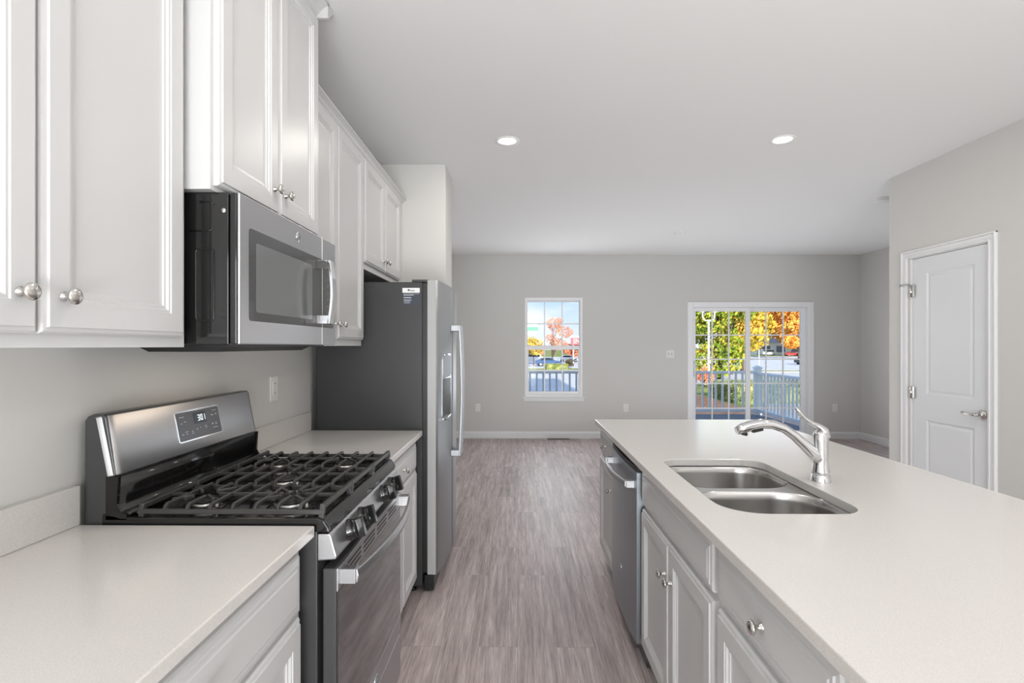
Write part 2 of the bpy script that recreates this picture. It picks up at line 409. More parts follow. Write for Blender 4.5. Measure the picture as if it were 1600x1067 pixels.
# ------------------------------------------------------------------ door_1 (closet door with casing)
m = MB(); x0, x1 = XC-.018, XC+.0
y0, y1, zt = 3.379, 4.207, 2.107; cw = .057
cas = MB()
def casebar(a, b, kind):
    # stepped casing: outer thick bead, flat, inner bead
    for (u, v_, th) in ((0, .014, .020), (.014, .042, .013), (.042, cw, .017)):
        if kind == 'L': cas.box(XC-th, XC+.001, y1-v_, y1-u, 0, zt-u)
        if kind == 'R': cas.box(XC-th, XC+.001, y0+u, y0+v_, 0, zt-u)
        if kind == 'T': cas.box(XC-th+.0004, XC+.001, y0+u, y1-u, zt-v_, zt-u)
for kd in 'LRT': casebar(0, 0, kd)
d1o = struct('door_1', cas, trimm, .004)
jm = MB(); jm.box(XC, XC+.12, dy0, dy0+.014, 0, dz1).box(XC, XC+.12, dy1-.014, dy1, 0, dz1).box(XC, XC+.12, dy0+.014, dy1-.014, dz1-.012, dz1)
obj('jamb', jm, trimm, d1o)
# door slab: flat with two recessed moulded panels, facing -X
sl = MB(); px = XC+.008; sy0, sy1, sz0, sz1d = dy0+.017, dy1-.017, .01, dz1-.015
cuts = [(3.562, 3.978, .20, .838), (3.562, 3.978, 1.028, 1.926)]
pr = [(0, 0), (.012, -.010), (.020, -.010), (.034, -.003), (.040, -.003)]
sl.box(px+.012, px+.04, sy0, sy1, sz0, sz1d)
ys = [sy0, 3.562, 3.978, sy1]; zs = [sz0, .20, .838, 1.028, 1.926, sz1d]
for i in range(3):
    for j in range(5):
        if i == 1 and j in (1, 3):
            sl.panel(-1, px, ys[1], ys[2], zs[j], zs[j+1], pr, False)
        else:
            sl.add([(px, ys[i], zs[j]), (px, ys[i+1], zs[j]), (px, ys[i+1], zs[j+1]), (px, ys[i], zs[j+1])], [(0, 3, 2, 1)])
for (a, b, c, d) in ((sy0, sy0, sz0, sz1d), (sy1, sy1, sz0, sz1d)):
    sl.add([(px, a, c), (px+.012, a, c), (px+.012, a, d), (px, a, d)], [(0, 1, 2, 3)])
sl.add([(px, sy0, sz1d), (px+.012, sy0, sz1d), (px+.012, sy1, sz1d), (px, sy1, sz1d)], [(0, 1, 2, 3)])
slab = obj('door_slab', sl, doorm, d1o)
dh = MB(); yk, zk = 3.497, .937
dh.lathe([(.031, 0), (.031, .006), (.026, .011), (.014, .014), (.012, .03), (.0135, .045), (.011, .052)], (px, yk, zk), (-1, 0, 0), 20)
dh.tube([(px-.044, yk, zk), (px-.05, yk+.02, zk-.001), (px-.05, yk+.05, zk-.002), (px-.047, yk+.085, zk-.001), (px-.043, yk+.115, zk+.004)], [.011, .0105, .009, .0085, .008], 10, .75)
obj('door_handle', dh, nickel, d1o)
for zc in (1.80, 1.03, .26):
    hm = MB(); hm.tube([(XC-.006, dy1-.012, zc-.045), (XC-.006, dy1-.012, zc+.045)], .007, 8); hm.box(XC-.003, XC+.004, dy1-.045, dy1-.012, zc-.044, zc+.044)
    obj('hinge', hm, nickel, d1o)
hs = MB(); hs.tube([(XC-.012, dy1-.012, 1.852), (XC-.02, dy1+.03, 1.855), (XC-.02, dy1+.075, 1.852)], .005, 8); hs.lathe([(.009, 0), (.009, .01)], (XC-.02, dy1+.075, 1.852), (0, 1, 0), 10)
obj('door_stop', hs, nickel, d1o)

# ------------------------------------------------------------------ ceiling fixtures
def can(x, y, label, glow=True):
    t = thing('recessed_ceiling_light', label, 'ceiling light', (x, y, CEIL), 'recessed ceiling lights')
    m = MB(); m.lathe([(.055, -.004), (.060, .004), (.078, .006), (.081, .002), (.081, -.0005)], (x, y, CEIL), (0, 0, -1), 32, False)
    obj('trim_ring', m, whiteplastic, t)
    m = MB(); m.lathe([(.0005, .0025), (.056, .0025), (.057, .001)], (x, y, CEIL), (0, 0, -1), 32, False)
    obj('diffuser', m, lampm, t)
    l = bpy.data.lights.new('can_lamp_row%d' % (1 if y > 3 else 2 if y > 1 else 3), 'AREA'); l.shape = 'DISK'; l.size = .11; l.energy = CANW*(1.0 if y > 3 else .85); l.color = (1.0, 0.93, 0.86)
    o = bpy.data.objects.new('can_lamp', l); COL.objects.link(o); o.location = (x, y, CEIL-.012)
    return t
CANW = 5.0
can(-.072, 3.522, 'glowing recessed ceiling light nearer the tall white kitchen cabinets')
can(1.731, 3.522, 'glowing recessed ceiling light on the closet door side above the island')
can(-.072, 1.5, 'recessed ceiling light above the aisle between range and sink')
can(1.731, 1.5, 'recessed ceiling light above the near half of the island')
can(-.072, -.6, 'recessed ceiling light behind the camera on the range side')
can(1.731, -.6, 'recessed ceiling light behind the camera on the closet side')
def smoke(x, y, label):
    t = thing('smoke_detector', label, 'smoke detector', (x, y, CEIL), 'round white ceiling detectors')
    m = MB(); m.lathe([(.066, -.0005), (.066, .008), (.062, .012), (.058, .030), (.050, .036), (.0005, .038)], (x, y, CEIL), (0, 0, -1), 28, False)
    obj('housing', m, whiteplastic, t)
    m = MB(); m.lathe([(.0595, .020), (.0598, .0235)], (x, y, CEIL), (0, 0, -1), 28, False)
    obj('vent_ring', m, slotm, t)
smoke(1.919, 6.36, 'flat round white detector on the living room ceiling near the patio door')
smoke(3.335, 4.93, 'round white ceiling detector just past the closet wall corner')

# ------------------------------------------------------------------ outlets, switch, vent
def outlet_y(x, z, label):
    t = thing('wall_outlet', label, 'outlet', (x, YF, z), 'duplex outlets on the far wall')
    obj('cover_plate', MB().box(x-.036, x+.036, YF-.006, YF-.0003, z-.058, z+.058), whiteplastic, t, .002)
    for dz in (-.02, .02):
        r = obj('receptacle', MB().prism([(x+a, z+dz+b) for a, b in rrect(-.016, .016, -.014, .014, .008, 4)], 'y', YF-.0085, YF-.005), whiteplastic, t)
        for dx in (-.0065, .0065): obj('slot', MB().box(x+dx-.0015, x+dx+.0015, YF-.009, YF-.008, z+dz-.004, z+dz+.006), slotm, r)
outlet_y(-.604, .457, 'white duplex outlet on the far wall beside the refrigerator')
outlet_y(1.605, .457, 'white duplex outlet on the far wall between window and patio door')
outlet_y(4.70, .462, 'white duplex outlet on the far wall right of the patio door')
t = thing('light_switch', 'white double light switch on the far wall left of the patio door', 'light switch', (2.263, YF, 1.261))
obj('cover_plate', MB().box(2.205, 2.321, YF-.006, YF-.0003, 1.203, 1.319), whiteplastic, t, .002)
for dx in (-.023, .023):
    obj('toggle', MB().box(2.263+dx-.005, 2.263+dx+.005, YF-.016, YF-.005, 1.252, 1.272), whiteplastic, t, .001)
    obj('toggle_slot', MB().box(2.263+dx-.008, 2.263+dx+.008, YF-.0066, YF-.0058, 1.246, 1.276), slotm, t)
t = thing('wall_outlet', 'white wall outlet above the counter between range and refrigerator', 'outlet', (XW, 2.54, 1.18))
obj('cover_plate', MB().box(XW+.0003, XW+.006, 2.502, 2.578, 1.12, 1.238), whiteplastic, t, .002)
r = obj('receptacle', MB().box(XW+.005, XW+.0085, 2.522, 2.558, 1.146, 1.213), whiteplastic, t, .001)
for (a, b, c, d) in ((2.528, 2.552, 1.203, 1.206), (2.534, 2.537, 1.155, 1.165), (2.543, 2.546, 1.155, 1.165)): obj('slot', MB().box(XW+.0082, XW+.009, a, b, c, d), slotm, r)
t = thing('floor_vent', 'brown metal floor register in the floor below the far window', 'vent', (.594, 7.93, 0))
obj('frame', MB().box(.43, .757, 7.875, 7.975, 0, .005), ventm, t, .002)
m = MB()
for k in range(14): m.box(.448+k*.0215, .46+k*.0215, 7.892, 7.958, .0045, .0056)
obj('slots', m, blk, t)

# ------------------------------------------------------------------ cabinets
DOOR = [(0, 0), (0, .009), (.004, .014), (.011, .0155), (.0125, .020), (.056, .020), (.058, .0175), (.063, .0175), (.067, .0125), (.073, .0125), (.076, .009), (.084, .008)]
DRAW = [(0, 0), (0, .009), (.004, .014), (.014, .0155), (.017, .0185), (.026, .0185), (.030, .0205)]
def knob(x, y, z, s, parent):
    m = MB(); m.lathe([(.0088, 0), (.0088, .0025), (.006, .005), (.0052, .013), (.0065, .017), (.0135, .0195), (.0158, .0225), (.0155, .025), (.012, .0285), (.006, .0305), (.0005, .031)], (x, y, z), (s, 0, 0), 18, False)
    return obj('knob', m, nickel, parent)
def door(t, s, x, y0, y1, z0, z1, ky=None, kz=None):
    d = obj('door', MB().panel(s, x, y0, y1, z0, z1, DOOR), cabm, t)
    if ky is not None: knob(x+s*.0195, ky, kz, s, d)
    return d
def drawer(t, s, x, y0, y1, z0, z1, ky=None, name='drawer'):
    d = obj(name, MB().panel(s, x, y0, y1, z0, z1, DRAW), cabm, t)
    if ky is not None: knob(x+s*.020, ky, (z0+z1)/2, s, d)
    return d
XU = -.867     # upper face-frame plane
def crown(t, x, y0, y1, z, h, pj, ret=False):
    pf = [(x-.01, z), (x+.004, z), (x+.006, z+h*.15), (x+pj*.35, z+h*.3), (x+pj*.5, z+h*.5), (x+pj*.85, z+h*.72), (x+pj, z+h*.78), (x+pj, z+h), (x-.01, z+h)]
    m = MB().prism(pf, 'y', y0, y1)
    return obj('crown_molding', m, cabm, t)

t = thing('wall_cabinet', 'white two-door wall cabinet left of the microwave, nearest the camera', 'cabinet', (XW, .95, 1.381), 'white wall cabinets')
obj('body', MB().box(XW+.001, XU, .52, 1.376, 1.381, 2.44), cabm, t, .001)
door(t, 1, XU, .537, .938, 1.407, 2.43, .897, 1.477)
door(t, 1, XU, .944, 1.352, 1.407, 2.43, .985, 1.477)
crown(t, XU, .52, 1.376, 2.436, .035, .037)

XM = -.800
t = thing('wall_cabinet', 'white two-door wall cabinet standing forward above the microwave', 'cabinet', (XW, 1.745, 1.79), 'white wall cabinets')
obj('body', MB().box(XW+.001, XM, 1.3775, 2.098, 1.792, 2.70), cabm, t, .001)
door(t, 1, XM, 1.392, 1.737, 1.805, 2.665, 1.700, 1.885)
door(t, 1, XM, 1.742, 2.086, 1.805, 2.665, 1.780, 1.885)
cm = crown(t, XM, 1.3775, 2.098, 2.672, .06, .052)
pf = [(2.09, 2.672), (2.102, 2.672), (2.104, 2.68), (2.117, 2.69), (2.125, 2.702), (2.143, 2.715), (2.15, 2.719), (2.15, 2.732), (2.09, 2.732)]
obj('crown_molding', MB().prism(pf, 'x', XW+.001, XM+.052), cabm, t)

t = thing('wall_cabinet', 'tall white two-door wall cabinet between microwave and refrigerator', 'cabinet', (XW, 2.55, 1.384), 'white wall cabinets')
obj('body', MB().box(XW+.001, XU, 2.102, 2.938, 1.384, 2.44), cabm, t, .001)
door(t, 1, XU, 2.11, 2.500, 1.415, 2.43, 2.462, 1.486)
door(t, 1, XU, 2.505, 2.926, 1.415, 2.43, 2.545, 1.486)
crown(t, XU, 2.102, 2.938, 2.436, .035, .037)

t = thing('wall_cabinet', 'short white two-door wall cabinet above the refrigerator', 'cabinet', (XW, 3.45, 1.80), 'white wall cabinets')
obj('body', MB().box(XW+.001, XU, 2.9395, 3.9625, 1.815, 2.44), cabm, t, .001)
door(t, 1, XU, 2.949, 3.389, 1.848, 2.43, 3.355, 1.915)
door(t, 1, XU, 3.394, 3.834, 1.848, 2.43, 3.428, 1.915)
crown(t, XU, 2.9395, 3.9625, 2.436, .035, .037)

XB = -.567      # base face-frame plane (left run)
def base_left(label, y0, y1):
    t = thing('base_cabinet', label, 'cabinet', (XW, (y0+y1)/2, 0), 'white base cabinets along the left wall')
    m = MB(); m.box(XW+.001, XB, y0, y1, .105, .884)
    obj('body', m, cabm, t, .001)
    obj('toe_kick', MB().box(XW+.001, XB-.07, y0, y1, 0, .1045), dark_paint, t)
    return t
t = base_left('white base cabinet with one wide drawer under the near counter left of the range', .44, 1.372)
drawer(t, 1, XB, .470, 1.348, .712, .856, .909)
door(t, 1, XB, .470, .906, .125, .698, .872, .625)
door(t, 1, XB, .911, 1.348, .125, .698, .945, .625)
t = base_left('white base cabinet with drawer and two doors between range and refrigerator', 2.166, 2.935)
drawer(t, 1, XB, 2.185, 2.880, .725, .858, 2.535)
door(t, 1, XB, 2.185, 2.530, .125, .712, 2.500, .640)
door(t, 1, XB, 2.535, 2.882, .125, .712, 2.566, .640)

def counter_mb(x0, x1, y0, y1): return MB().box(x0, x1, y0, y1, .885, .914)
t = thing('countertop', 'white quartz countertop with backsplash in the foreground left of the range', 'countertop', (XW, .9, .885), 'white quartz countertops')
obj('slab', counter_mb(XW+.001, -.533, .42, 1.392), quartz, t, .003)
obj('backsplash', MB().box(XW+.001, XW+.020, .42, 1.392, .9145, 1.017), quartz, t, .002)
t = thing('countertop', 'white quartz countertop with backsplash between range and refrigerator', 'countertop', (XW, 2.56, .885), 'white quartz countertops')
obj('slab', counter_mb(XW+.001, -.533, 2.166, 2.962), quartz, t, .003)
obj('backsplash', MB().box(XW+.001, XW+.020, 2.166, 2.962, .9145, 1.017), quartz, t, .002)

# ------------------------------------------------------------------ gas range
Y0, Y1 = 1.3985, 2.1585; YM = (Y0+Y1)/2
R = thing('gas_range', 'stainless and black gas range with five burners between white counters', 'range', (-.83, YM, 0))
body = MB(); body.box(-1.135, -.529, Y0, Y1, .03, .903)
obj('body', body, dark_paint, R, .003)
for yy in (Y0+.06, Y1-.06):
    for xx in (-1.08, -.60): obj('foot', MB().lathe([(.018, 0), (.018, .008), (.010, .012), (.010, .04)], (xx, yy, 0), (0, 0, 1), 10), blk, R)
# cooktop pan with a raised rolled rim and dropped front nose
m = MB()
ct = [(-1.10, .905), (-1.10, .936), (-1.074, .934), (-1.060, .926), (-1.04, .919), (-.560, .919), (-.548, .927), (-.524, .929), (-.510, .922), (-.500, .905), (-.497, .893), (-.530, .893), (-.530, .905)]
m.prism(ct, 'y', Y0+.012, Y1-.012)
m.prism([(-1.10, .905), (-1.10, .940), (-1.07, .937), (-1.05, .931), (-.53, .931), (-.512, .924), (-.500, .905), (-.497, .893), (-.53, .893)], 'y', Y0, Y0+.012)
m.prism([(-1.10, .905), (-1.10, .940), (-1.07, .937), (-1.05, .931), (-.53, .931), (-.512, .924), (-.500, .905), (-.497, .893), (-.53, .893)], 'y', Y1-.012, Y1)
obj('cooktop', m, blk_enamel, R, .003)
# backguard
m = MB(); m.prism([(-1.150, .905), (-1.150, 1.185), (-1.142, 1.197), (-1.128, 1.203), (-1.098, 1.203), (-1.092, 1.195), (-1.066, 1.040), (-1.085, 1.036), (-1.085, .905)], 'y', Y0+.004, Y1-.004)
bgd = obj('backguard', m, dark_paint, R, .004)
# stainless fascia: tilted, rounded ends
tx, tz, bx_, bz_ = -1.0905, 1.201, -1.0585, 1.0415
def fas(u, v_, off=0):   # u along Y 0..1, v 0 bottom..1 top
    nx, nz = .98, .195
    return (bx_+(tx-bx_)*v_+off*nx, Y0+.002+(Y1-Y0-.004)*u, bz_+(tz-bz_)*v_+off*nz)
sec = [(0, -.028), (0.003, -.012), (.010, -.003), (.022, .001), (.04, .002), (.96, .002), (.978, .001), (.990, -.003), (.997, -.012), (1, -.028)]
v = []; f = []
for (vv, dd) in ((0.0, -.020), (0.0, -.003), (.02, 0), (.98, 0), (1.0, -.003), (1.0, -.03)):
    for (u, o_) in sec: v.append(fas(u, vv, o_+dd))
n = len(sec)
for i in range(5):
    for k in range(n-1): f.append((i*n+k, i*n+k+1, (i+1)*n+k+1, (i+1)*n+k))
fasm = pmat('brushed_steel_fascia', (0.60, 0.60, 0.61, 1), 0.42, 1.0); add_bump(fasm, 120, 0.05, 0.001, (1, 0.03, 1))
obj('fascia', MB().add(v, f, True), fasm, bgd)
# display panel
def fbox(u0, u1, v0, v1, o0, o1, rad=0):
    pts = rrect(u0, u1, v0, v1, rad, 5) if rad else [(u0, v0), (u1, v0), (u1, v1), (u0, v1)]
    q = len(pts)
    vv = [fas(a, b, o0) for a, b in pts]+[fas(a, b, o1) for a, b in pts]
    return vv, [tuple(range(q)), tuple(range(2*q-1, q-1, -1))]+[(i, (i+1) % q, (i+1) % q+q, i+q) for i in range(q)]
u0, u1, v0, v1 = .358, .665, .235, .80
obj('display_bezel', MB().add(*fbox(u0-.006, u1+.006, v0-.02, v1+.03, .0, .003, .02)), chrome, R)
dpn = obj('display_panel', MB().add(*fbox(u0, u1, v0, v1, .002, .0045, .015)), panel_grey, R)
obj('clock_window', MB().add(*fbox(.470, .560, .52, .75, .004, .0052)), lcd, dpn)
dg = MB()
def seg7(c, ch):
    S = {'3': 'abgcd', '0': 'abcdef', '1': 'bc'}[ch]; w, h, q = .014, .125, .0032; vc = .635
    R_ = {'a': (c-w/2, c+w/2, vc+h/2-.018, vc+h/2), 'd': (c-w/2, c+w/2, vc-h/2, vc-h/2+.018), 'g': (c-w/2, c+w/2, vc-.009, vc+.009),
          'b': (c+w/2-q, c+w/2, vc, vc+h/2), 'c': (c+w/2-q, c+w/2, vc-h/2, vc), 'f': (c-w/2, c-w/2+q, vc, vc+h/2), 'e': (c-w/2, c-w/2+q, vc-h/2, vc)}
    for s_ in S: dg.add(*fbox(*R_[s_], .0052, .0056))
seg7(.505, '3'); seg7(.5265, '0'); seg7(.545, '1')
dg.add(*fbox(.5145, .5165, .66, .675, .0052, .0056)); dg.add(*fbox(.5145, .5165, .60, .615, .0052, .0056))
obj('clock_digits', dg, ledm, dpn)
for (a, b, c, d) in ((.372, .405, .70, .712), (.375, .388, .575, .59), (.40, .415, .60, .615), (.372, .386, .36, .375), (.395, .417, .40, .412), (.40, .412, .355, .37), (.44, .452, .38, .395), (.44, .453, .345, .36), (.478, .485, .40, .43), (.505, .51, .42, .44), (.54, .553, .43, .445), (.542, .555, .395, .41), (.615, .645, .72, .73), (.60, .615, .62, .64), (.632, .645, .63, .65), (.595, .607, .43, .46), (.62, .636, .45, .462), (.622, .637, .42, .43), (.60, .636, .355, .368)):
    obj('key_legend', MB().add(*fbox(a, b, c, d, .0044, .0049)), greyink, dpn)
# riser below fascia
m = MB(); pf = [(-1.066, 1.038), (-1.068, 1.0), (-1.071, .965), (-1.070, .948), (-1.062, .938), (-1.045, .933), (-1.045, .925), (-1.09, .925), (-1.09, 1.038)]
m.prism(pf, 'y', Y0+.010, Y1-.010, True)
m.prism([(-1.056, 1.038), (-1.061, .965), (-1.050, .945), (-1.035, .938), (-1.035, .925), (-1.09, .925), (-1.09, 1.038)], 'y', Y0, Y0+.010)
m.prism([(-1.056, 1.038), (-1.061, .965), (-1.050, .945), (-1.035, .938), (-1.035, .925), (-1.09, .925), (-1.09, 1.038)], 'y', Y1-.010, Y1)
obj('riser', m, blk_enamel, R)
# burners
def burner(x, y, r):
    m = MB(); m.lathe([(r*1.55, .0), (r*1.5, .004), (r*1.15, .006), (r*.5, .007)], (x, y, .919), (0, 0, 1), 24)
    b = obj('burner', m, blk_enamel, R)
    m = MB(); m.lathe([(r*1.04, .006), (r*1.04, .0165), (r*.9, .017)], (x, y, .919), (0, 0, 1), 24); obj('burner_head', m, alu, b)
    m = MB(); m.lathe([(r*.96, .0165), (r, .020), (r*.97, .025), (r*.7, .027), (.0005, .0275)], (x, y, .919), (0, 0, 1), 24, False)
    obj('burner_cap', m, blk, b)
    m = MB(); m.lathe([(.0045, .003), (.0045, .014), (.002, .018), (.002, .022)], (x+r*1.15, y-r*.4, .919), (0, 0, 1), 8)
    obj('igniter', m, cream, b)
for (x, y, r) in ((-.655, 1.535, .044), (-.905, 1.535, .036), (-.655, 2.022, .038), (-.905, 2.022, .034), (-.78, YM, .040)): burner(x, y, r)
# grates
GX0, GX1, GZ = -1.008, -.522, .958
def grate(ya, yb, side):
    m = MB(); w = .011
    zr = .943
    # end rails (run along X) and side rails (run along Y)
    for yy in (ya, yb): m.bar((GX0, yy, zr), (GX1, yy, zr), .010, .013)
    for xx in (GX0, GX1):
        m.bar((xx, ya+.006, GZ-.002), (xx, yb-.006, GZ-.002), .012, .013)
        for yy, sgn in ((ya, 1), (yb, -1)): m.bar((xx, yy, zr-.006), (xx, yy+sgn*.010, GZ+.004), .014, .013, (0, sgn, 0))
    # feet
    for xx in (GX0+.002, GX1-.002):
        for yy in (ya+.004, yb-.004): m.bar((xx, yy, .921), (xx, yy, .948), .016, .014, (1, 0, 0))
    n_ = 8; xs_ = [GX0+(GX1-GX0)*(k+.0)/(n_) for k in range(1, n_)]
    ym = (ya+yb)/2
    for k, xx in enumerate(xs_):
        onb = side != 'mid' and k in (1, 5)
        for yy, sgn in ((ya, 1), (yb, -1)):
            m.bar((xx, yy, zr-.004), (xx, yy+sgn*.014, GZ), .009, .011, (0, sgn, 0))      # rising tip
            if side == 'mid' and k == 3: end = ym-sgn*.022
            else: end = ym-sgn*(.03 if onb else 0)
            m.bar((xx, yy+sgn*.012, GZ), (xx, end, GZ), .009, .010)
    if side != 'mid':
        for bx in (-.655, -.905):
            for sx_ in (-1, 1):
                for sy_ in (-1, 1):
                    m.bar((bx+sx_*.020, ym+sy_*.020, GZ-.001), (bx+sx_*.058, ym+sy_*.060, GZ-.001), .009, .010)
        for (a, b) in ((GX0, -.945), (-.865, -.695), (-.615, GX1)):
            m.bar((a, ym, GZ-.002), (b, ym, GZ-.002), .009, .010)
    else:
        for (a, b) in ((GX0, -.83), (-.73, GX1)): m.bar((a, ym, GZ-.002), (b, ym, GZ-.002), .009, .010)
    return obj('grate', m, castiron, R, .002)
g0, g1 = Y0+.016, Y1-.016; gw = (g1-g0)/3
grate(g0, g0+gw-.002, 'left'); grate(g0+gw+.002, g1-gw-.002, 'mid'); grate(g1-gw+.002, g1, 'right')
# control panel (sloping steel nose)
m = MB(); m.prism([(-.530, .890), (-.500, .8905), (-.493, .887), (-.478, .832), (-.480, .822), (-.530, .818)], 'y', Y0, Y1)
cp = obj('control_panel', m, steelh, R, .004)
for yy in (1.530, 1.645, 1.905, 2.02):
    o_ = Vector((-.486, yy, .856)); ax = Vector((.965, 0, .26)).normalized()
    m = MB(); m.lathe([(.031, 0), (.031, .005), (.029, .008), (.0275, .020), (.0285, .024), (.026, .027), (.0005, .028)], o_, ax, 24, False)
    up = Vector((-.26, 0, .965))
    m.bar(o_+ax*.034+up*.027, o_+ax*.034-up*.027, .021, .022, ax)
    kb = obj('control_knob', m, blk_gloss, R, .003)
# oven door
m = MB(); m.box(-.516, -.480, Y0+.004, Y1-.004, .232, .797)
od = obj('oven_door', m, dark_paint, R, .004)
obj('oven_window', MB().box(-.481, -.4765, Y0+.007, Y1-.007, .302, .735), oven_glass, od, .0015)
obj('top_trim', MB().box(-.481, -.4755, Y0+.004, Y1-.004, .736, .797), steelh, od, .002)
obj('bottom_trim', MB().box(-.481, -.4755, Y0+.004, Y1-.004, .234, .3015), steelh, od, .002)
for k in range(4):
    a = Y0+.085+k*.155
    for j in range(3): obj('vent_slot', MB().box(-.4765, -.4750, a, a+.125, .747+j*.014, .754+j*.014), blk, od)
m = MB(); hv = []
for k in range(17):
    q = k/16; y = Y0+.028+(Y1-Y0-.056)*q; bow = math.sin(PI*q)**.8*.034
    hv.append((-.434+bow, y, .768))
pts = []
for (x, y, z) in hv: pts += [(x-.008, y, z-.019), (x+.002, y, z-.018), (x+.006, y, z), (x+.002, y, z+.018), (x-.008, y, z+.019)]
f = []
for i in range(16):
    for k in range(5): f.append((i*5+k, i*5+(k+1) % 5, (i+1)*5+(k+1) % 5, (i+1)*5+k))
f += [(0, 1, 2, 3, 4), (84, 83, 82, 81, 80)]
m.add(pts, f)
for yy in (Y0+.018, Y1-.050): m.box(-.477, -.434, yy, yy+.032, .750, .790)
obj('oven_handle', m, steelh, od, .002)
m = MB(); m.lathe([(.019, 0), (.019, .0012), (.017, .002), (.0005, .002)], (-.4755, YM, .268), (1, 0, 0), 24, False)
emb = obj('emblem', m, chrome, R)
def swirl(parent, origin, r, s):
    o_ = Vector(origin); u = Vector((0, s, 0)); w = Vector((0, 0, 1)); m = MB()
    def arc(cx, cz, rr, a0, a1): m.tube([o_+u*(cx+rr*math.cos(a0+(a1-a0)*k/12))*r+w*(cz+rr*math.sin(a0+(a1-a0)*k/12))*r for k in range(13)], .06*r, 6)
    arc(0, 0, .80, 0, 2*PI); arc(-.22, 0, .36, .6, 5.6); arc(.26, .17, .2, .3, 4.6); arc(.26, -.19, .24, 1.7, 6.0)
    m.tube([o_-u*.2*r-w*.03*r, o_+u*.02*r-w*.03*r, o_-w*.4*r], .06*r, 6)
    obj('emblem_lettering', m, slate, parent)
swirl(emb, (-.4733, YM, .268), .019, 1)
# storage drawer
m = MB(); m.box(-.516, -.4765, Y0+.004, Y1-.004, .060, .224)
obj('storage_drawer', m, steelh, R, .004)
obj('kick_plate', MB().box(-.56, -.535, Y0+.01, Y1-.01, .005, .058), blk, R)

# ------------------------------------------------------------------ microwave
M0, M1, MZ0, MZ1 = 1.402, 2.138, 1.388, 1.7905
T = thing('microwave', 'stainless over-the-range microwave mounted under a white cabinet above the range', 'microwave', (-.95, 1.77, MZ0))
m = MB(); m.box(XW+.001, -.766, M0, M1, MZ0, MZ1)
bd = obj('body', m, blk_gloss, T, .002)
p = rrect(-.852, -.804, 1.452, 1.640, .008, 5)   # stamped side ribs
obj('side_rib', MB().tube([(a, M0-.0005, b) for a, b in p]+[(p[0][0], M0-.0005, p[0][1])], .0022, 6), blk_gloss, bd)
obj('side_rib', MB().tube([(-.868, M0-.0005, 1.688), (-.815, M0-.0005, 1.688), (-.805, M0-.0005, 1.694)], .002, 6), blk_gloss, bd)
obj('side_rib', MB().tube([(-.842, M0-.0005, 1.765), (-.812, M0-.0005, 1.765), (-.804, M0-.0005, 1.757)], .002, 6), blk_gloss, bd)
m = MB(); m.lathe([(.0072, 0), (.0072, .001), (.005, .0025), (.0005, .003)], (-.779, M0, 1.742), (0, -1, 0), 14, False)
obj('screw', m, nickel, bd)
obj('front_edge', MB().box(-.762, -.744, M0, M1, MZ0+.001, MZ1-.001), blk_gloss, T, .003)
m = MB(); m.box(-.744, -.735, M0, M1, MZ0, MZ1)
fd = obj('door', m, steelh, T, .004)
m = MB(); pts = rrect(1.449, 2.112, 1.453, 1.707, .012, 5); m.prism(pts, 'x', -.7362, -.7342)
obj('door_window', m, mw_glass, fd)
m = MB(); pts = rrect(1.487, 1.895, 1.478, 1.672, .008, 5); m.prism(pts, 'x', -.7345, -.7337)
obj('window_screen', m, mw_screen, fd)
obj('seam', MB().box(-.7352, -.7334, 1.9905, 1.9925, MZ0+.002, MZ1-.002), whiteplastic, fd)
m = MB(); hp = []
for k in range(15):
    q = k/14; z = 1.464+.232*q; hp.append((-.690+.012*math.sin(PI*q), z))
fr = [(x+.006, z) for x, z in hp]+[(x-.006, z) for x, z in hp[::-1]]
m.prism(fr, 'y', 1.930, 1.968)
m.box(-.735, -.688, 1.930, 1.968, 1.464, 1.496); m.box(-.735, -.688, 1.930, 1.968, 1.664, 1.696)
obj('handle', m, chrome, fd, .002)
for k in range(7):
    for yy in (2.045, 2.075): obj('key_legend', MB().box(-.7343, -.7338, yy, yy+.011, 1.48+k*.026, 1.486+k*.026), slotm, fd)
m = MB(); m.lathe([(.016, 0), (.016, .0012), (.014, .002), (.0005, .002)], (-.735, 1.775, 1.748), (1, 0, 0), 24, False)
emb = obj('emblem', m, chrome, T); swirl(emb, (-.7328, 1.775, 1.748), .016, 1)
m = MB(); m.box(XW+.03, -.775, M0+.02, M1-.02, MZ0-.006, MZ0-.0005)
m.prism([(-1.05, MZ0-.006), (-.80, MZ0-.006), (-.83, MZ0-.020), (-1.02, MZ0-.020)], 'y', M0+.06, M1-.10)
obj('vent_plate', m, blk, T)
l = bpy.data.lights.new('cooktop_lamp', 'AREA'); l.shape = 'RECTANGLE'; l.size = .16; l.size_y = .36; l.energy = 0.5; l.color = (1.0, 0.84, 0.68)
o = bpy.data.objects.new('cooktop_lamp', l); COL.objects.link(o); o.location = (-.90, 1.77, MZ0-.024)

